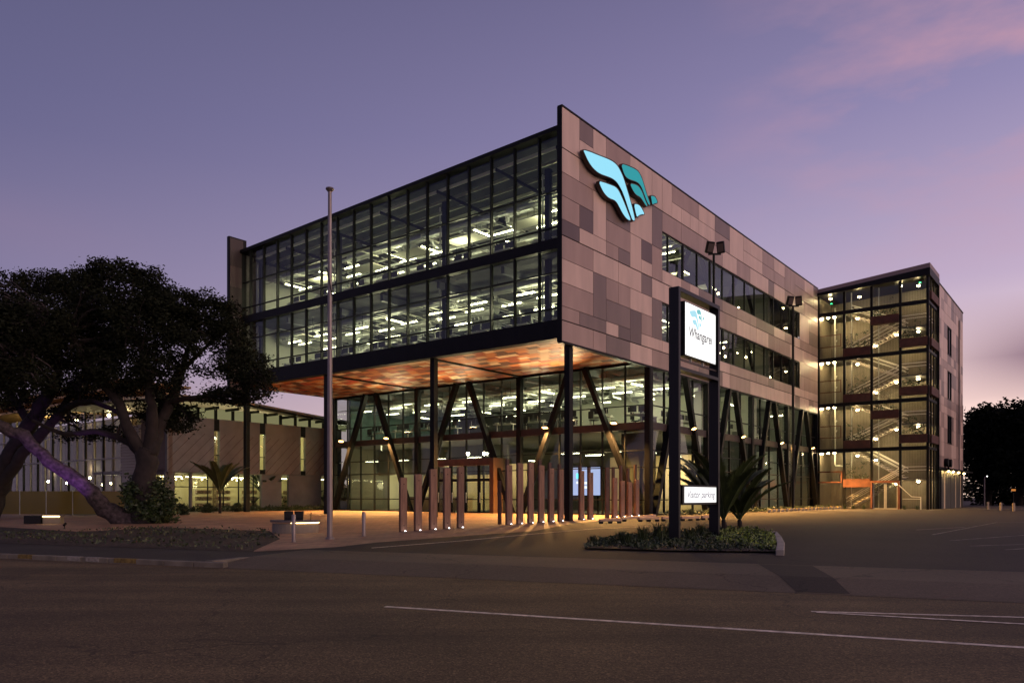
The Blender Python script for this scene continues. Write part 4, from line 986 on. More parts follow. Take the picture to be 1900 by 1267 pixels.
# posts stand on a line parallel to the side wall
for i, (px, py, ty) in enumerate(posts):
    q = (px-950)/F; t = .28 if i < 13 else .35
    X0, Y0 = C0.x-.7896*t, C0.y+.6135*t; s_ = (q*Y0-X0)/(.6136-.7896*q); p = B(s_, t); p.z = g(p.x, p.y)
    h = CAMH+(920-ty)/F*p.y-p.z
    o = thing('timber_post', f'upright timber plank post, {ords[i]} from the left in the row', 'post', p, BA, 'timber plank posts on the plaza')
    rz = math.radians(-45)+random.uniform(-.05, .05)
    M = Matrix.Rotation(math.radians(37)-BA+random.uniform(-.03, .03), 4, 'Z')
    b = MB(); w = .15+random.uniform(-.01, .008); b.box(-w, w, -.05, .05, .03, h, M)
    for k_ in (4, 5, 6, 7): v_ = list(b.v[k_]); v_[2] += random.uniform(-.02, .015); b.v[k_] = tuple(v_)
    b.build('plank', WOOD, o, bevel=.012)
    b = MB(); x_ = random.uniform(-.5, .5)*w; z0_ = random.uniform(.2, .6)*h; b.box(x_-.004, x_+.004, -.0515, -.049, z0_, z0_+random.uniform(.3, .8), M); b.build('split', DP, o)
    for zq_ in (.25, h-.25): b = MB(); b.box(-.018, .018, -.058, -.0505, zq_-.018, zq_+.018, M); b.build('bolt', BLACK, o)
    b = MB(); b.box(-w*1.08, w*1.08, .055, .075, .0, h-.03, M); b.build('backing_plate', DP, o)
    if i not in (0, 1, 2, 3, 4, 6, 7): b = MB(); b.box(-.075, .075, .08, .2, 0, h+.28+random.uniform(-.05, .25)*(i > 12)+.35*(i > 12), M); b.build('stake', DP, o)
    lq = M @ Vector((0, -.16, 0)); b = MB(); b.lathe([(.05, .0), (.05, .03), (.03, .035)], 8, (lq.x, lq.y)); rg = b.build('lamp_ring', BLACK, o); b = MB(); b.lathe([(.028, .0355), (.026, .05), (.01, .055)], 8, (lq.x, lq.y)); b.build('ground_lamp', UPL, rg)
for i, (px, py, hh, t) in enumerate(((927, 978.5, 2.0, .9), (1126.5, 965, 2.75, .28))):
    q = (px-950)/F; X0, Y0 = C0.x-.7896*t, C0.y+.6135*t; s_ = (q*Y0-X0)/(.6136-.7896*q); p = B(s_, t); p.z = g(p.x, p.y)
    o = tag(MB(), ) if False else None
    b = MB(); b.box(-.07 if i == 0 else -.13, .07 if i == 0 else .13, -.05, .05, 0, hh); o = b.build('steel_stake', DP); o.location = p; o.rotation_euler = (0, 0, R(37)); tag(o, ['thin dark steel stake before the entrance left of the long post group', 'dark rusty stake between the right timber posts'][i], 'post')

# ================================================================== SIGN
sp0, sp1 = Vector((4.86, 22.9, 0)), Vector((6.67, 25.22, 0))
sg = thing('pylon_sign', 'tall black portal sign with glowing white Whangarei panel and Visitor parking panel', 'sign', (sp0.x, sp0.y, 0), BA)
W_ = (sp1-sp0).length; zg0 = g(sp0.x, sp0.y)-.1
SB_ = mat('sign black', (.007, .007, .008), .4, spec=.3)
cube('post', -.06, .07, -.16, .16, zg0, 7.88, SB_, sg); cube('post', W_-.07, W_+.06, -.16, .16, zg0, 7.88, SB_, sg)
cube('top_beam', .07, W_-.07, -.16, .16, 7.76, 7.88, SB_, sg); cube('cross_beam', .07, W_-.07, -.16, .16, 5.42, 5.52, SB_, sg)
lb = MB(); lb.box(.42, 2.72, -.13, .13, 5.9, 7.55); lb = lb.build('light_box', SB_, sg, bevel=.01)
FACE = emis('sign white face', (1, .99, .97), 1.35)
f = MB(); f.box(.45, 2.69, -.142, -.131, 5.93, 7.52); f.build('light_face', FACE, lb)
for s_ in (1.1, 2.0): cube('bracket', s_-.02, s_+.02, -.03, .03, 5.74, 5.9, STEELG, sg)
cube('rail', .07, W_-.07, -.1, -.06, 5.72, 5.76, BROWN, sg)
for z_ in (5.95, 7.5):
    for x_ in (.5, 2.64): cube('corner_bolt', x_-.015, x_+.015, -.148, -.1425, z_-.015, z_+.015, SB_, sg)
for z_ in (6.3, 7.2): cube('arm', .07, .42, -.03, .03, z_, z_+.05, SB_, sg); cube('arm', 2.72, W_-.07, -.03, .03, z_, z_+.05, SB_, sg)
vb = MB(); vb.box(.3, W_-.1, -.12, .12, 1.38, 1.99); vb = vb.build('parking_box', SB_, sg, bevel=.01)
f = MB(); f.box(.42, 2.76, -.134, -.121, 1.45, 1.93); f.build('light_face', FACE, vb)
cube('arm', .07, .3, -.03, .03, 1.6, 1.7, SB_, sg)
def text(name, body, width, height, loc, m_, parent, shear=.0):
    c = bpy.data.curves.new(name, 'FONT'); c.body = body; c.size = 1; c.offset = .018; c.shear = shear; c.align_x = 'CENTER'
    t = bpy.data.objects.new('tmp', c); COL.objects.link(t); bpy.context.view_layer.update()
    me = bpy.data.meshes.new_from_object(t.evaluated_get(bpy.context.evaluated_depsgraph_get())); bpy.data.objects.remove(t); bpy.data.curves.remove(c)
    xs = [v.co.x for v in me.vertices]; w = max(xs)-min(xs); me.name = name; me.materials.clear(); me.materials.append(m_)
    for v in me.vertices: v.co = Vector((v.co.x*width/w, 0, v.co.y*height))
    o = bpy.data.objects.new(name, me); COL.objects.link(o); o.parent = parent; o.location = loc; return o
TXT = emis('sign lettering', (.16, .14, .15), 1.0); TXP = emis('faint lettering', (.82, .82, .84), 1.0); TXV = emis('parking lettering', (.33, .3, .35), 1.0)
text('lettering', 'Whangarei', 1.72, .42, (1.52, -.146, 6.52), TXT, lb, .2)
text('lettering', 'District Council', .75, .13, (1.5, -.146, 6.28), TXP, lb, .2)
text('lettering', 'Visitor parking', 2.05, .30, (1.59, -.138, 1.60), TXV, vb, .2)
LC = [emis('printed blue', (.45, .80, .92), 1.0), emis('printed teal', (.22, .58, .62), 1.0)]
for k, p in LOGO.items():
    f = MB(); f.poly([((x_-1.43)*.135+.72, -.1445, (z_-18.3)*.22+7.14) for x_, z_ in smoothp(p)]); f.build('printed_emblem', LC[0 if k[0] == 'b' else 1], lb)

# ================================================================== POLES
def lathe_obj(name, prof, n, m_, parent): b = MB(); b.lathe(prof, n); return b.build(name, m_, parent, smooth=True)
p = ground_at(612, 1000)
fp = thing('flagpole', 'tall bare grey flagpole standing on the plaza', 'flagpole', p)
H = CAMH+(920-356)/F*p.y-p.z
lathe_obj('pole', [(.095, 0), (.09, H*.25), (.062, H)], 16, GALV, fp); lathe_obj('base_collar', [(.15, 0), (.15, .05), (.115, .08)], 16, GALV, fp)
lathe_obj('cap', [(.075, H), (.14, H+.08), (.13, H+.12), (.02, H+.14)], 16, GALV, fp)
b = MB(); b.tube([(.09, -.05, H*.70), (.02, -.12, H*.74), (-.09, -.06, H*.78)], .018, 6); b.build('halyard', BLACK, fp)
for i, (px, py, top, lb_) in enumerate(((545, 1005.5, 954, 'steel bollard beside the curved bench'), (675, 994.5, 949, 'steel bollard on the plaza between flagpole and timber posts'))):
    p = ground_at(px, py); h = (py-top)/F*p.y; o = thing('bollard', lb_, 'bollard', p, 0, 'steel bollards'); lathe_obj('shaft', [(.065, 0), (.065, h*.97), (.05, h)], 16, GALV, o); lathe_obj('foot', [(.10, 0), (.10, .015), (.066, .02)], 16, GALV, o)
for i, (px, py, top) in enumerate(((1833, 945, 931), (1857, 946.5, 932), (1881, 948, 933))):
    p = ground_at(px, py); h = (py-top)/F*p.y; o = thing('white_bollard', ['pale timber bollard near the dark trees, left of three', 'pale timber bollard near the dark trees, middle of three', 'pale timber bollard near the dark trees, right of three'][i], 'bollard', p, 0, 'pale bollards'); lathe_obj('shaft', [(.09, 0), (.09, h*.95), (.05, h)], 10, GW, o)
for i, (X, Y, zt, lab) in enumerate(((12.9, 49.0, 17.6, 'tall black pole with twin floodlights behind the sign'), (22.0, 60.0, 17.0, 'tall black pole with floodlight near the stair tower'))):
    o = thing('light_pole', lab, 'light pole', (X, Y, g(X, Y)), 0)
    lathe_obj('pole', [(.11, 0), (.10, 8), (.08, zt-g(X, Y)-.5)], 12, BLACK, o)
    for sx, rot in ((-.28, 15), (.42, -28)):
        M = Matrix.Translation((sx, -.1, zt-g(X, Y)-.1)) @ Matrix.Rotation(R(rot), 4, 'Z') @ Matrix.Rotation(R(25), 4, 'X')
        b = MB(); b.box(-.24, .24, -.13, .13, -.36, .36, M); hd = b.build('lamp_head', BLACK, o, bevel=.03)
        b = MB(); b.box(-.19, .19, -.145, -.131, -.26, .26, M); b.build('lens', mat('unlit lens', (.10, .08, .08), .2), hd)
    b = MB(); b.bar((-.35, 0, zt-g(X, Y)-.5), (.45, 0, zt-g(X, Y)-.5), .1); b.build('cross_arm', BLACK, o)

# ================================================================== CURVED BENCHES
def bench(c, r0, r1, a0, a1, lab, led=True, back=True):
    o = thing('curved_bench', lab, 'bench', c)
    z1 = .5
    def arc(rA, rB, zA, zB):
        b = MB(); n = 14
        for i in range(n):
            p0 = a0+(a1-a0)*i/n; p1 = a0+(a1-a0)*(i+1)/n
            q = [(rA*math.cos(p0), rA*math.sin(p0)), (rB*math.cos(p0), rB*math.sin(p0)), (rB*math.cos(p1), rB*math.sin(p1)), (rA*math.cos(p1), rA*math.sin(p1))]
            v = [(x_, y_, zA) for x_, y_ in q]+[(x_, y_, zB) for x_, y_ in q]; k = len(b.v); b.v += v
            for f in ((0,3,2,1),(4,5,6,7),(0,1,5,4),(1,2,6,5),(2,3,7,6),(3,0,4,7)): b.f.append(tuple(k+j for j in f))
        return b
    arc(r0+.08, r1-.08, 0, z1-.12).build('plinth', mat('pale bench concrete', (.22, .19, .15), .8, var=.1), o)
    arc(r0, r1, z1-.08, z1).build('seat_slab', mat('dark bench slab', (.12, .10, .095), .7, var=.2), o)
    if led:
        a0 = R(-88); arc(r1-.075, r1-.05, z1-.115, z1-.085).build('light_strip', emis('bench led', (1.0, .66, .28), 9), o)
    return o
c = ground_at(538, 990)+Vector((0, .95, 0))
bn = bench(c, .45, 1.0, R(-165), R(-15), 'small curved dark bench with lit strip under its right edge beside the bollard')
c2 = ground_at(553, 984)
sb = thing('bench_back', 'black slatted backrest box standing on the curved bench', 'backrest', c+Vector((.05, -.62, .50)), R(8))
for k in range(2):
    b = MB(); x0 = -.35+k*.38; b.box(x0, x0+.33, -.05, .05, .05, .34); b.box(x0, x0+.33, -.1, .15, .0, .05); b.build('backrest_panel', SB_, sb, bevel=.02)
b = MB(); b.bar((.62, 0, .0), (.64, 0, .30), .025); b.build('armrest', BLACK, sb)
c = ground_at(99, 971)
o = thing('lit_bench', 'small pale box bench lit from inside at the left edge', 'bench', c, R(5)); b = MB(); b.box(-.42, .42, -.2, .2, 0, .33); b.build('body', mat('pale bench concrete', (.45, .38, .3), .8), o, bevel=.02); b = MB(); b.box(-.45, .45, -.24, .24, .40, .46); b.build('seat_slab', MATS['dark bench slab'], o); b = MB(); b.box(-.4, .4, -.235, -.205, .34, .39); b.build('light_strip', MATS['bench led'], o)
b = MB(); b.box(-1.3, -.5, -.2, .2, 0, .4); b.build('end_block', SB_, o)

# ================================================================== TIMBER RAILS / WHEEL STOPS
LOG = mat('pale timber rail', (.50, .34, .22), .7, var=.2, vscale=3)
def rail(a, b_, lab, grp, m_=LOG, blk=None, h=.16):
    o = thing('wheel_stop', lab, 'wheel stop', a, 0, grp)
    d = b_-a; mb = MB(); mb.bar((0, 0, h), tuple(d+Vector((0, 0, h))), .16, .12); mb.build('rail', m_, o, bevel=.012)
    for f in (.08, .5, .92):
        q = d*f; mb = MB(); mb.box(q.x-.1, q.x+.1, q.y-.06, q.y+.06, 0, h-.06); mb.build('foot', BLACK if m_ is LOG else CONC, o)
    if blk:
        for f in (.15, .6): q = d*f; mb = MB(); mb.bar(tuple(q+Vector((0, 0, h))), tuple(q+d.normalized()*.35+Vector((0, 0, h))), .166, .127); mb.build('yellow_band', YELB, o)
YELB = mat('yellow band', (.75, .48, .04), .6, var=.2, vscale=5)
rails = [((1112, 971), (1152, 970)), ((1153, 967.5), (1215, 961.5)), ((1185, 967.5), (1222, 966.5)), ((1228, 966.5), (1262, 965.5)), ((1264, 966), (1297, 965)), ((1302, 964.5), (1332, 963.5))]
for i, (a, c_) in enumerate(rails): rail(P(*a), P(*c_), f'low pale timber rail on the ground, {ords[i]} from the timber posts', 'timber rails by the side wall')
for i in range(7):
    s0 = 22.5+i*2.8; rail(Vector((*B(s0, -2.3)[:2], g(*B(s0, -2.3)[:2]))), Vector((*B(s0+2.3, -2.3)[:2], g(*B(s0+2.3, -2.3)[:2]))), f'concrete wheel stop with yellow bands, {ords[i]} from the sign', 'wheel stops along the side wall', CONC, True)

# ================================================================== LIBRARY (left, beyond)
lib = thing('library_building', 'low library with diagonally grooved concrete walls, slit windows and raised roof', 'building', B(0, 0), BA)
LC_ = mat('grooved concrete', (.185, .18, .175), .85, var=.14, vscale=1.2, bump=.3, bscale=15)
T0 = 32.0
sw = [(-2.9, .75), (1.2, 4.7), (5.2, 8.6), (9.1, 12.9)]
for a, c_ in sw:
    pa = part_empty('concrete_panel', lib); cube('slab', a, c_, T0, T0+.3, 3.4, 7.45, LC_, pa)
    k = -4.0
    b = MB()
    while k < c_-a:
        x0, y0, x1, y1 = a+k, 3.45, a+k+2.9, 6.3
        if x0 < a: y0 += (a-x0)*(2.85/2.9); x0 = a
        if x1 > c_: y1 -= (x1-c_)*(2.85/2.9); x1 = c_
        if x1 > x0+.05: b.bar((x0, T0-.004, y0), (x1, T0-.004, y1), .028, .02, up=(0, 1, 0))
        k += .8
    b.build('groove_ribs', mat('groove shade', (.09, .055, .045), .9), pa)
for a, c_ in zip(sw, sw[1:]):
    w = part_empty('slit_window', lib); x0, x1 = a[1], c_[0]
    cube('frame', x0, x1, T0+.05, T0+.12, 6.55, 7.45, BLACK, w); cube('frame', x0, x1, T0+.05, T0+.12, 3.4, 3.75, BLACK, w); pane('pane', 't', T0+.1, x0, x1, 3.75, 6.55, GLASS, w); cube('frame', x0, x1, T0+.06, T0+.12, 4.7, 4.76, BLACK, w)
for x0, x1 in ((-2.9, -2.2), (-1.0, -.85), (5.0, 6.9), (7.6, 10.9), (11.7, 13)): cube('lower_wall', x0, x1, T0+.25, T0+.5, .4, 3.4, LC_, lib)
for x0, x1 in ((-2.2, -1.0), (-.85, 5.0), (6.9, 7.6), (10.9, 11.7)):
    pane('pane', 't', T0+.4, x0, x1, .5, 3.35, GLASS, lib)
    k = x0
    while k < x1: cube('mullion', k-.03, k+.03, T0+.34, T0+.44, .5, 3.35, BLACK, lib); k += 1.3
cube('transom', -2.2, 5.0, T0+.35, T0+.43, 2.3, 2.36, BLACK, lib)
cube('inner_wall', -2.5, 15, T0+4.5, T0+4.7, .4, 7.3, mat('library inner wall', (.55, .5, .3), .8), lib)
cube('floor_slab', -2.8, 15, T0+.6, T0+12, 3.35, 3.6, CONC, lib); cube('floor_slab', -2.8, 15, T0+.6, T0+12, .3, .5, CONC, lib)
for z_ in (6.9,):
    cube('clerestory_glass', -3.6, 14, T0+.7, T0+.76, 7.4, 8.3, emis('lit clerestory', (.55, .52, .25), .35), lib)  # emissive strip: light from inside is put into the clerestory as glow
    k = -3.2
    while k < 14: cube('clerestory_post', k, k+.14, T0+.45, T0+.68, 7.45, 8.3, BLACK, lib); k += 1.45
def roofpr(mb, pts, t0, t1, th):
    for (s0, z0), (s1, z1) in zip(pts, pts[1:]):
        v = [(s0,t0,z0),(s1,t0,z1),(s1,t1,z1),(s0,t1,z0),(s0,t0,z0+th),(s1,t0,z1+th),(s1,t1,z1+th),(s0,t1,z0+th)]; k = len(mb.v); mb.v += v
        for f in ((0,3,2,1),(4,5,6,7),(0,1,5,4),(1,2,6,5),(2,3,7,6),(3,0,4,7)): mb.f.append(tuple(k+j for j in f))
m = MB(); roofpr(m, [(-7, 8.0), (-3.5, 8.55), (2.2, 8.75), (8, 8.3), (14, 7.9), (16, 7.9)], T0-1.2, T0+14, .16); m.build('roof', mat('library roof', (.24, .22, .21), .6), lib)
m = MB(); roofpr(m, [(-7, 7.85), (-3.5, 8.4), (2.2, 8.6), (8, 8.15), (14, 7.75)], T0-1.0, T0-.8, .14); m.build('roof_beam', BLACK, lib)
for k in range(10): cube('rafter', -3+k*1.7, -2.9+k*1.7, T0-1.1, T0+.7, 8.15-(abs(k*1.7-5))*.03, 8.35-(abs(k*1.7-5))*.03, BLACK, lib)
# shelves seen in the windows
SHB = mat('book rows', (.35, .27, .16), .8, var=.6, vscale=9)
for s_ in (0.9, 4.9, 8.8, 2.5, 7.2):
    for z_ in (3.7, 4.15, 4.6, .8, 1.3, 1.8): cube('book_shelf', s_-.6, s_+.6, T0+1.6, T0+1.9, z_, z_+.3, SHB, lib)
# glass hall to the left of it (faces the street)
hl = thing('glass_hall', 'glass fronted hall with white posts and warm lit roof behind the trees', 'building', B(0, 0), BA)
SH = -2.7; WPST = mat('white posts', (.3, .27, .24), .5)
cube('side_panel', SH-.1, SH+.2, 32.0, 36.0, 3.2, 7.4, mat('brown end wall', (.16, .12, .10), .8, var=.1), hl)
b = MB(); z_ = 3.2
while z_ < 6.6: b.box(SH-.25, SH-.12, 36.0, 39.0, z_, z_+.14); z_ += .22
b.box(SH-.12, SH-.05, 36.0, 39.0, .5, 7.0); b.build('slat_wall', mat('white slats', (.42, .37, .32), .6), hl)
t_ = 39.0; i = 0
while t_ < 98:
    cube('post', SH-.12, SH+.0, t_-.05, t_+.05, .45, 8.6, WPST if i % 2 else BLACK, hl)
    for z0, z1 in ((.5, 2.0), (2.0, 4.6), (4.6, 6.7), (6.7, 8.6)): pane('pane', 's', SH-.03, t_, t_+1.6, z0, z1, GLASS, hl)
    t_ += 1.6; i += 1
for z_ in (2.0, 4.6, 6.7): cube('transom', SH-.18, SH-.05, 39, 98.2, z_-.06, z_+.06, WPST, hl)
cube('inner_wall', SH+6, SH+6.2, 36, 110, .4, 9, mat('hall inner wall', (.2, .145, .09), .8, var=.3), hl)
cube('floor_slab', SH, SH+6, 36, 110, .3, .5, CONC, hl)
for k in range(32): cube('curtain_panel', SH+2, SH+2.1, 40+k*1.8, 40.9+k*1.8, .5, 8, mat('hall curtain', (.06, .045, .035), .8, objrand=.4), hl)
for k, z_ in enumerate((9.0, 9.7, 10.4)): cube('roof_louvre', SH-1.8+k*.5, SH+5, 38, 110, z_, z_+.16, mat('warm soffit boards', (.55, .34, .14), .6, var=.3, vscale=2), hl)
# lights inside library and hall (visible pendants / downlights, plus added fill lights without fittings)
LB = emis('library lamp', (1, .88, .48), 55)
for i in range(12):
    globe(B(-1.9+i*.85, T0+1.5+(i % 3)*.7, 3.0-.1*(i % 2)), f'small warm globe in the library ground floor, {(ordl+["eleventh", "twelfth"])[i]} from its left end', 'globes in the library', .05, LB)
LT = emis('library tube', (1, .9, .5), 14)
for s_ in (-1, 3, 5, 9, 12): room_glow(s_, T0+2, 6.3, 150, (1, .88, .45)); room_glow(s_, T0+2.4, 2.6, 45, (1, .85, .42))
for t_ in (42, 49, 57): room_glow(-1, t_, 4, 130, (1, .8, .45)); room_glow(-1, t_, 8.4, 90, (1, .75, .35))
for i, s_ in enumerate((1, 5, 9, 13, -1)):
    o = thing('library_light', 'warm strip light under the library upper ceiling', 'ceiling light', B(s_, T0+2.5, 6.7), BA, 'strip lights in the library')
    b = MB(); b.box(-.8, .8, -.1, .1, 0, .05); b.build('tube', LT, o); b = MB(); b.box(-.82, .82, -.12, .12, .051, .1); b.build('housing', CLOUDP, o)
    o = thing('library_light', 'warm strip light under the library lower ceiling', 'ceiling light', B(s_, T0+3, 3.1), BA, 'lower strip lights in the library')
    b = MB(); b.box(-.8, .8, -.1, .1, 0, .05); b.build('tube', LT, o); b = MB(); b.box(-.82, .82, -.12, .12, .051, .1); b.build('housing', CLOUDP, o)
for i, (t_, z_) in enumerate(((41.2, 2.6), (43.6, 2.7), (45.1, 2.6), (40, 1.6), (47.5, 3.2), (52, 2.8), (56, 3), (44, 8.3), (50, 8.3), (56, 8.3))):
    globe(B(SH+1.2, t_, z_), f'warm pendant in the glass hall, {"high" if z_ > 8 else "low"}, number {i+1} of ten' if False else f'warm {"large high" if z_ > 8 else "small low"} pendant in the glass hall, {ordl[i if i < 7 else i-7]} of its kind', 'pendants in the glass hall', .14 if z_ > 8 else .10, LB)
ps = MB(); ps.box(0, .04, -.4, .4, 0, .9); o = ps.build('poster', mat('poster print', (.02, .25, .45), .6, col2=(.6, .2, .05), vscale=1.5)); o.location = B(SH-.3, 46.2, 2.0); o.rotation_euler = (0, 0, BA); tag(o, 'blue and orange poster on the glass hall front', 'poster')

# translucent fence, left
FG = glass('frosted yellow glass', (.50, .42, .17), .5, .15, .38)
fe = thing('glass_fence', 'yellowish translucent glass fence behind the leaning trunk', 'fence', (0, 0, 0))
a, c_ = Vector((-46, 46.5, .5)), Vector((-23.6, 46.8, .5)); L = (c_-a).length; d = (c_-a).normalized(); nb = 14
for i in range(nb):
    p0 = a+d*(L*i/nb+.03); p1 = a+d*(L*(i+1)/nb-.03)
    b = MB(); b.bar(p0+Vector((0, 0, .75)), p1+Vector((0, 0, .75)), .03, 1.4); b.build('glass_panel', FG, fe)
    b = MB(); b.bar(p1+d*.03, p1+d*.03+Vector((0, 0, 1.5)), .04); b.build('fence_post', STEELG, fe)

# ================================================================== VEGETATION
def leafmesh(name, C, size, m_, parent, flat=.5, aspect=.5, seed=1):
    rg = np.random.default_rng(seed); n = len(C)
    a = rg.normal(size=(n, 3)); a[:, 2] *= flat; a /= np.linalg.norm(a, axis=1)[:, None]
    b = rg.normal(size=(n, 3)); b = np.cross(a, b); b /= np.linalg.norm(b, axis=1)[:, None]
    s = size*rg.uniform(.6, 1.3, n)[:, None]; a = a*s; b = b*s*aspect
    V = np.stack([C-a, C+b, C+a, C-b], 1).reshape(-1, 3)
    me = bpy.data.meshes.new(name); me.vertices.add(4*n); me.vertices.foreach_set('co', V.ravel().astype(np.float32))
    me.loops.add(4*n); me.loops.foreach_set('vertex_index', np.arange(4*n, dtype=np.int32)); me.polygons.add(n)
    me.polygons.foreach_set('loop_start', np.arange(0, 4*n, 4, dtype=np.int32)); me.polygons.foreach_set('loop_total', np.full(n, 4, dtype=np.int32))
    me.update(calc_edges=True); me.materials.append(m_)
    o = bpy.data.objects.new(name, me); COL.objects.link(o); o.parent = parent; return o
def clumps(lobes, ncl, per, csig, seed):
    """lobes: (centre, rx, ry, rz).  Leaf clumps sit mostly in the outer shell of each lobe."""
    rg = np.random.default_rng(seed); vol = np.array([l[1]*l[2]*l[3] for l in lobes])**.75; vol /= vol.sum(); out = []; cc = []
    for l, fr in zip(lobes, vol):
        k = max(3, int(ncl*fr)); d = rg.normal(size=(k, 3)); d /= np.linalg.norm(d, axis=1)[:, None]
        r = rg.uniform(.3, 1.25, k)**.5; c = np.array(l[0])+d*r[:, None]*np.array([l[1], l[2], l[3]]); cc.append(c)
        lf = np.repeat(c, per, 0)+rg.normal(size=(k*per, 3))*np.array([csig, csig, csig*.6]); out.append(lf)
    return np.concatenate(out), np.concatenate(cc)
def PXL(px, py, rx, ry, Y, rd=None):
    p = at(px, py, Y); k = Y/F; return (tuple(p), rx*k, (rd or (rx+ry)/2*k), ry*k)
def limb(pts, rads, wob=.12, n=9, seed=0):
    rr = random.Random(seed); P_ = []; R_ = []
    for i in range(len(pts)-1):
        a, b = Vector(pts[i]), Vector(pts[i+1]); p_ = Vector(pts[i-1]) if i else a-(b-a); q_ = Vector(pts[i+2]) if i+2 < len(pts) else b+(b-a)
        for k in range(5):
            t = k/5; v = .5*((2*a)+(b-p_)*t+(2*p_-5*a+4*b-q_)*t*t+(3*a-p_-3*b+q_)*t*t*t); r = rads[i]*(1-t)+rads[i+1]*t
            if k: v = v+Vector((rr.gauss(0, 1), rr.gauss(0, 1), rr.gauss(0, 1)))*wob*r
            P_.append(v); R_.append(r*(1+rr.uniform(-.06, .06)))
    P_.append(Vector(pts[-1])); R_.append(rads[-1]); return P_, R_
def tree(name, label, base, limbs, lobes, ncl, per, csig, lsize, seed, leafm=LEAF, twigs=True, group=None, bark=BARK):
    o = thing(name, label, 'tree', base, 0, group); bs = Vector(base)
    rr = random.Random(seed); tips = []
    for i, (pts, rads) in enumerate(limbs):
        P_, R_ = limb([Vector(p)-bs for p in pts], rads, seed=seed+i); b = MB(); b.tube(P_, R_, 10); b.build('trunk' if i == 0 else 'limb', bark, o, smooth=True)
        tips += [(p, r) for p, r in zip(P_[len(P_)//3:], R_[len(R_)//3:])]
    lobes = [((l[0][0]-bs.x, l[0][1]-bs.y, l[0][2]-bs.z), *l[1:]) for l in lobes]
    L, cc = clumps(lobes, ncl, per, csig, seed)
    if twigs:
        b = MB(); T = np.array([list(p) for p, r in tips])
        idx = np.random.default_rng(seed).choice(len(cc), min(len(cc), 150), replace=False)
        for j in idx:
            c = Vector(cc[j]); dd = np.linalg.norm(T-np.array(c), axis=1); k = int(dd.argmin()); p, r = tips[k]
            if dd[k] > 7: continue
            m1 = p.lerp(c, .4)+Vector((rr.gauss(0, .25), rr.gauss(0, .25), rr.uniform(-.1, .5))); m2 = p.lerp(c, .75)+Vector((rr.gauss(0, .2), rr.gauss(0, .2), rr.uniform(0, .3)))
            r0 = min(r*.6, .10); b.tube([p, m1, m2, c], [r0, r0*.6, r0*.35, .012], 5, False)
        tw = b.build('branches', bark, o, smooth=True); tw['kind'] = 'stuff'
    leafmesh('crown', L, lsize, leafm, o, seed=seed); return o
YA = 38.0
bA = Vector((*(ground_at(272, 972))[:2], 0)); bA = at(272, 972, YA); bA.z = g(bA.x, bA.y)-.1
lim = [([bA, at(270, 900, YA), at(276, 830, YA)], [.75, .55, .5]),
       ([at(276, 835, YA), at(282, 770, YA-.5), at(276, 720, YA-1), at(262, 650, YA-1.5)], [.34, .26, .2, .1]),
       ([at(280, 840, YA), at(305, 770, YA+.4), at(328, 720, YA+.6), at(345, 660, YA+1), at(360, 610, YA+1)], [.36, .27, .2, .13, .07]),
       ([at(318, 745, YA+.4), at(360, 738, YA), at(420, 735, YA-.3), at(470, 742, YA-.5), at(500, 728, YA-.5)], [.15, .12, .1, .07, .04]),
       ([at(268, 850, YA), at(240, 800, YA-.5), at(215, 740, YA-.8), at(165, 680, YA-1.2), at(130, 610, YA-1)], [.3, .26, .24, .2, .1]),
       ([at(262, 848, YA), at(235, 820, YA+.5), at(180, 800, YA+.5), at(120, 805, YA+1), at(60, 780, YA+1)], [.18, .15, .14, .12, .08]),
       ([at(335, 690, YA+1), at(375, 650, YA+.5), at(415, 620, YA)], [.14, .1, .05])]
lobA = [PXL(*v) for v in [(202, 503, 30, 16, YA), (262, 512, 28, 18, YA), (170, 520, 30, 16, YA), (372, 552, 24, 14, YA), (412, 568, 18, 12, YA), (300, 545, 26, 16, YA), (225, 545, 85, 52, YA), (265, 600, 75, 60, YA-1), (315, 585, 60, 45, YA), (372, 600, 52, 42, YA+.5), (408, 588, 30, 28, YA), (425, 640, 38, 42, YA), (452, 682, 40, 32, YA-.5), (480, 708, 32, 26, YA-.5), (440, 735, 50, 14, YA), (398, 735, 30, 12, YA), (300, 690, 48, 42, YA-1), (225, 690, 60, 40, YA-1), (328, 775, 34, 26, YA+1), (160, 640, 70, 60, YA), (345, 640, 28, 26, YA-1.5), (290, 760, 40, 30, YA+1.5), (387, 690, 22, 12, YA+1)]]
tree('pohutukawa_tree', 'big dark spreading tree nearest the building with upright forked trunk', tuple(bA), lim, lobA, 1650, 50, .22, .08, 3)
YB = 35.0
bB = at(250, 972, 38); bB.z = g(bB.x, bB.y)-.1
BARKP = mat('leaning bark', (.04, .03, .034), .95, var=.8, vscale=6, bump=1.0, bscale=6)
lim = [([bB, at(205, 948, 37.6), at(160, 905, 37), at(100, 862, 36.4), at(50, 815, 36), at(0, 790, 35.6), at(-70, 745, 35), at(-130, 680, 35)], [.6, .46, .36, .31, .29, .28, .24, .14]),
       ([at(-30, 775, 35.6), at(10, 700, 35), at(60, 640, 35), at(90, 580, 35)], [.2, .16, .12, .06])]
lobB = [PXL(*v) for v in [(-2, 512, 12, 16, YB), (-60, 600, 80, 95, YB), (15, 640, 60, 70, YB), (-120, 680, 80, 60, YB), (60, 600, 60, 50, YB), (-5, 545, 20, 22, YB), (40, 700, 60, 34, YB), (-40, 720, 60, 40, YB)]]
tree('leaning_tree', 'dark tree whose long purple tinged trunk leans low to the left', tuple(bB), lim, lobB, 1000, 50, .22, .08, 9, bark=BARKP)
YC = 43.0
bC = at(-25, 965, YC); bC.z = g(bC.x, bC.y)-.1
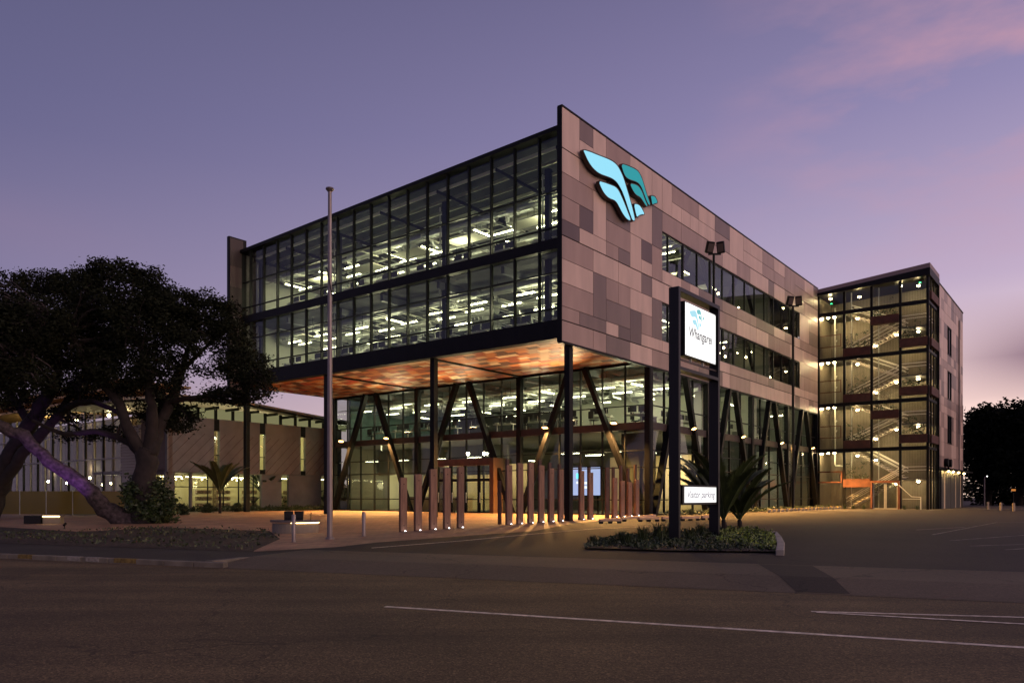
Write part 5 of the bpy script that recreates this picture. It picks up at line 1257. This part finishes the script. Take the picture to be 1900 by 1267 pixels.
lim = [([bC, at(5, 880, YC), at(45, 805, YC), at(85, 740, YC), at(110, 680, YC)], [.6, .5, .45, .36, .2]),
       ([at(0, 905, YC), at(35, 850, YC-.4), at(80, 800, YC-.5), at(120, 760, YC-.6), at(170, 745, YC-.6), at(230, 770, YC-.6)], [.34, .3, .28, .22, .16, .1]),
       ([at(90, 790, YC), at(130, 735, YC+.5), at(160, 690, YC+.5), at(190, 640, YC)], [.2, .16, .12, .06]),
       ([at(60, 790, YC), at(10, 720, YC+.5), at(-40, 660, YC+.5)], [.25, .18, .08])]
lobC = [PXL(*v) for v in [(48, 516, 20, 12, YC), (92, 524, 26, 14, YC), (125, 518, 24, 12, YC), (95, 560, 65, 50, YC), (45, 545, 28, 30, YC), (140, 550, 50, 42, YC), (30, 600, 60, 50, YC), (110, 640, 80, 55, YC), (190, 620, 50, 50, YC+1), (80, 710, 70, 18, YC), (165, 725, 70, 20, YC), (120, 770, 45, 12, YC), (20, 740, 50, 18, YC), (210, 805, 40, 14, YC), (150, 810, 40, 10, YC), (-70, 620, 80, 80, YC)]]
tree('arching_tree', 'dark tree with paired trunks arching behind the leaning trunk', tuple(bC), lim, lobC, 1250, 46, .23, .085, 17)
# round shrub at the foot
sh = ground_at(275, 970); o = thing('round_shrub', 'rounded dark shrub at the foot of the forked tree', 'shrub', sh)
L, cc = clumps([((0, 0, 1.1), 1.15, 1.0, 1.15), ((.5, -.2, .5), .9, .8, .6), ((-.3, .1, 1.8), .7, .7, .6)], 330, 30, .16, 5); L = L[L[:, 2] > .02]; leafmesh('foliage', L, .10, LEAFB, o, seed=4)
b = MB(); b.tube([(0, 0, -.1), (.1, 0, .8), (0, 0, 1.5)], [.1, .07, .03], 8); b.build('stem', BARK, o)

# right background trees
for i, (px, Y, lobs, lab) in enumerate([(1832, 96, [(1835, 790, 38, 32), (1815, 800, 20, 28), (1850, 830, 45, 40), (1810, 850, 16, 40), (1838, 870, 30, 30)], 'dark broad tree right behind the white bollards'),
                         (1890, 92, [(1885, 785, 42, 38), (1900, 830, 45, 45), (1880, 870, 40, 35), (1925, 800, 40, 45)], 'tall dark tree at the right edge of the view'),
                         (1960, 88, [(1960, 790, 55, 60), (1970, 860, 55, 50)], 'dark tree beyond the right edge of the car park'),
                         (2060, 90, [(2060, 780, 70, 65), (2070, 860, 70, 50)], 'dark tree far right of the car park')]):
    base = at(px, 935, Y); base.z = .4
    lim = [([base, at(px+2, 880, Y), at(px-3, 830, Y), at(px+5, 790, Y)], [.5, .4, .3, .12]), ([at(px+1, 890, Y), at(px+25, 850, Y), at(px+35, 800, Y)], [.3, .22, .1]), ([at(px, 880, Y), at(px-18, 840, Y), at(px-25, 800, Y)], [.3, .2, .1])]
    tree('background_tree', lab, tuple(base), lim, [PXL(a, b_, c_, d_, Y) for a, b_, c_, d_ in lobs], 700, 26, .5, .26, 30+i, group='trees beyond the car park')
o = thing('far_hedge', 'low dark hedge mass under the trees at the right', 'hedge', (0, 0, 0)); hb = []
rg = np.random.default_rng(8)
for k in range(260):
    x_ = rg.uniform(1805, 2150); c = at(x_, 920, 98); hb.append((c.x, 98+rg.uniform(-2, 2), rg.uniform(.5, 2.6)))
L = np.repeat(np.array(hb), 30, 0)+rg.normal(size=(260*30, 3))*.45; leafmesh('foliage', L, .25, LEAF, o, seed=2)
o = thing('tree_line', 'far dark line of trees on the horizon', 'trees', (0, 0, 0)); hb = []
for k in range(1500):
    a = rg.uniform(-1.0, 1.15); Yd = 190; hb.append((a*Yd, Yd+rg.uniform(-6, 6), rg.uniform(.5, 5+2*math.sin(a*9)+1.5*math.sin(a*23))))
L = np.repeat(np.array(hb), 22, 0)+rg.normal(size=(1500*22, 3))*.9; leafmesh('foliage', L, .6, LEAF, o, seed=2); o['kind'] = 'stuff'
# small street lamp far right
o = thing('far_street_lamp', 'small distant white lamp on a thin pole before the dark trees', 'street lamp', at(1827, 930, 88)); o.location.z = .5
b = MB(); b.tube([(0, 0, 0), (0, 0, 3.3), (.25, 0, 3.45)], .05, 6); b.build('pole', GALV, o); b = MB(); b.box(.2, .32, -.05, .05, 3.4, 3.45); b.build('lamp_head', emis('far lamp', (1, .97, .9), 12), o)
# red-orange lit kiosk far
o = thing('lit_shop_sign', 'tiny orange lit sign glimpsed through the far trees', 'sign', at(1881, 909, 86)); b = MB(); b.box(-.22, .22, 0, .08, -.1, .12); b.build('lit_board', emis('far sign', (1, .35, .08), .6), o); b = MB(); b.bar((0, .04, -.25), (0, .04, -1.4), .06); b.build('post', BLACK, o)

# ---- palms: feather fronds with leaflets
def palm(label, base, th, nf, fl, up, seed, group=None, spread=6.28, a0=0, scale_leaf=1.0):
    o = thing('nikau_palm', label, 'palm', base, 0, group); rr = random.Random(seed)
    b = MB(); b.tube([(0, 0, -.1), (.02, 0, th*.5), (0, .02, th)], [.11, .09, .08], 8); b.build('trunk', BARK, o, smooth=True)
    for i in range(nf):
        a = a0+spread*i/nf+rr.uniform(-.2, .2); el = up+rr.uniform(-.22, .16); L = fl*rr.uniform(.8, 1.1)
        pts = []; n = 9; p = Vector((0, 0, th)); e = el
        for k in range(n+1):
            pts.append(p.copy()); d = Vector((math.cos(a)*math.cos(e), math.sin(a)*math.cos(e), math.sin(e))); p = p+d*L/n; e -= .055+.04*k/n*(1+rr.random())
        b = MB(); b.tube(pts, [.028*(1-k/n)+.006 for k in range(n+1)], 4, False)
        for k in range(1, n*8):
            f = k/(n*8); j = min(n-1, int(f*n)); u = f*n-j; c = pts[j].lerp(pts[j+1], u); d = (pts[j+1]-pts[j]).normalized()
            if f < .12: continue
            side = d.cross(Vector((0, 0, 1))); side = side.normalized() if side.length > .01 else Vector((1, 0, 0)); upv = side.cross(d)
            ll = .42*fl/2*math.sin(math.pi*min(1, .18+f*.8))**.7*scale_leaf*rr.uniform(.85, 1.1)
            for sg in (-1, 1):
                dr_ = (d*.85+side*sg*.55+upv*.25).normalized(); tip = c+dr_*ll-Vector((0, 0, ll*.12)); w = d*.028
                mid = c.lerp(tip, .5)+Vector((0, 0, ll*.05)); b.poly([c-w, mid-w*1.1, tip, mid+w*1.1, c+w])
        b.build('frond', PALM, o)
    return o
p1 = ground_at(1343, 990); p1.z += .05
palm('feathery palm right of the sign post with upright fronds', p1, .45, 13, 2.9, 1.18, 2)
p2 = ground_at(1372, 986); p2.z += .05
palm('feathery palm at the right of the planted island', p2, .4, 11, 2.4, 1.0, 8)
p3 = ground_at(1322, 984); p3.z += .05
palm('feathery palm between the sign posts with fronds reaching left', p3, .6, 10, 2.6, 1.05, 5)
for i, (px, py, th, fl, up, lab) in enumerate([(408, 952, 1.4, 3.1, 1.15, 'tall palm before the library left of the overhang column'), (489, 946, 1.1, 2.6, 1.1, 'bushy palm right of the overhang column'), (579, 943, .9, 2.1, 1.0, 'small palm near the office building foot'), (553, 944, .6, 1.6, 1.0, 'smallest palm in the bed before the library'), (470, 946, .3, 1.0, 1.2, 'low young palm beside the overhang column'), (604, 943, .4, 1.5, 1.0, 'dark palm tucked against the office building')]):
    palm(lab, ground_at(px, py), th, 10, fl, up, 40+i, 'palms before the library')
# shrubs in the verge bed
rr = random.Random(5)
for i, (px, py, s_) in enumerate([(505, 945, .9), (520, 944, 1.3), (535, 944, .7), (565, 943, .8), (595, 942, .7), (440, 949, .5), (385, 951, .5), (340, 955, .6)]):
    o = thing('bed_shrub', f'small leafy shrub in the library bed, {ords[i]} in the list from the column' if False else ['grey green shrub right of the bushy palm', 'largest shrub in the library bed', 'low shrub between palms', 'shrub left of the small palm', 'shrub beside the office wall corner', 'low shrub left of the overhang column', 'low shrub beside the tall palm', 'low shrub near the round shrub'][i], 'shrub', ground_at(px, py), 0, 'shrubs before the library')
    L, cc = clumps([((0, 0, s_*.55), s_*.5, s_*.5, s_*.6)], 60, 18, .1, 60+i); L = L[L[:, 2] > 0]; leafmesh('foliage', L, .07, LEAFB, o, seed=i)
    b = MB(); b.tube([(0, 0, -.05), (0, 0, s_*.6)], .02, 5); b.build('stem', BARK, o)
# ground cover stuff
def inpoly(x, y, pl):
    c = False; n = len(pl); j = n-1
    for i in range(n):
        if (pl[i][1] > y) != (pl[j][1] > y) and x < (pl[j][0]-pl[i][0])*(y-pl[i][1])/(pl[j][1]-pl[i][1])+pl[i][0]: c = not c
        j = i
    return c
def cover(name, pl, n, h, size, m_, seed, dens=lambda x, y: 1, cat=None):
    rg = np.random.default_rng(seed); xs = [p[0] for p in pl]; ys = [p[1] for p in pl]; pts = []; k = 0
    while len(pts) < n and k < n*30:
        k += 1; x_ = rg.uniform(min(xs), max(xs)); y_ = rg.uniform(min(ys), max(ys))
        if inpoly(x_, y_, pl) and rg.random() < dens(x_, y_): 
            hh = h*(.45+.55*abs(math.sin(x_*2.3+y_*1.7)*math.cos(y_*2.9-x_)))
            pts.append((x_, y_, g(x_, y_)+.05+rg.uniform(0, hh)))
    return leafmesh(name, np.array(pts), size, m_, None, flat=1.0, seed=seed)
o = cover('ground_cover', isl, 7000, .17, .055, LEAFB, 3, lambda x, y: 1 if math.sin(x*2.2+y)*math.cos(y*2.7-x) > -.15 else .15); o['kind'] = 'stuff'
o = cover('ground_cover', isl[4:9]+[P(1330, 1012)], 2200, .22, .05, mat('lime leaf', (.14, .2, .03), .5, var=.3), 6); o['kind'] = 'stuff'
o = cover('ground_cover', bed, 5000, .14, .06, mat('bed leaf', (.035, .05, .02), .6, var=.5, vscale=2), 4, lambda x, y: 1 if math.sin(x*.9)*math.cos(y*1.3) > .1 else .12); o['kind'] = 'stuff'
o = cover('ground_cover', [B(-2.7, 31.5), B(9, 29), B(9, 30), B(-2.9, 32.3)], 5000, .45, .07, LEAFB, 9); o['kind'] = 'stuff'
o = cover('ground_cover', [B(10, -.4), B(41, -.4), B(41, -1.6), B(10, -1.9)], 5000, .3, .06, LEAFB, 10, lambda x, y: 1 if math.sin(x*2.1+y) > .2 else .1); o['kind'] = 'stuff'
# grass tufts on the island
def tuft(label, p, h, n, seed, grp):
    o = thing('grass_tuft', label, 'grass tuft', p, 0, grp); rr = random.Random(seed); b = MB()
    for k in range(n):
        a = rr.uniform(0, 6.28); l = h*rr.uniform(.6, 1.1); o0 = Vector((rr.gauss(0, .06), rr.gauss(0, .06), 0)); d = Vector((math.cos(a), math.sin(a), 0)); w = Vector((-d.y, d.x, 0))*.009
        m1 = o0+d*l*.18+Vector((0, 0, l*.65)); t_ = o0+d*l*.5+Vector((0, 0, l*.95)); b.poly([o0-w, o0+w, m1+w, m1-w]); b.poly([m1-w, m1+w, t_])
    b.build('blades', LEAFB, o)
for i, (px, py, h) in enumerate([(1100, 1012, .28), (1152, 1010, .42), (1192, 1008, .55), (1222, 1003, .6), (1240, 1000, .5), (1280, 1003, .4), (1165, 1013, .4), (1300, 996, .45)]):
    q = ground_at(px, py); q.z += .05
    tuft(['leftmost tuft on the planted island', 'wide tuft left on the planted island', 'tall tuft left of the sign post', 'tallest tuft beside the sign post', 'tuft touching the left sign post', 'tuft between the sign posts', 'front tuft left of the sign', 'tuft behind the parking panel'][i], q, h, 90, i, 'tufts on the island')
for i, s_ in enumerate((.5, 1.2, 2.0, 2.6, 3.3, 4.2, 7.4, 8.4)):
    q = B(41.3, -s_); q.z = g(q.x, q.y); tuft(f'small tuft at the foot of the stair tower, {ords[i]} from its left', q, .45, 50, 90+i, 'tufts by the stair tower')
for i in range(10):
    q = B(12+i*2.7, -1.3-.3*(i % 2)); q.z = g(q.x, q.y); tuft(f'spiky tuft beside the side wall, {ords[i]} from the corner', q, .5, 50, 120+i, 'tufts by the side wall')

# purple spotlight on the leaning trunk: small fixture in the bed
pl_ = at(120, 965, 33.5); pl_.z = g(pl_.x, pl_.y)+.15
o = thing('purple_uplight', 'small garden spotlight tinting the leaning trunk purple', 'spotlight', pl_)
b = MB(); b.tube([(0, 0, -.15), (0, 0, 0)], .02, 6); b.tube([(0, -.06, -.02), (0, .08, .06)], .05, 8); b.build('housing', BLACK, o)
light('purple_beam', 'SPOT', 900, (.52, .16, 1.0), (0, .1, .1), o, .05, 52, (at(110, 870, 36.5)-pl_), .8)
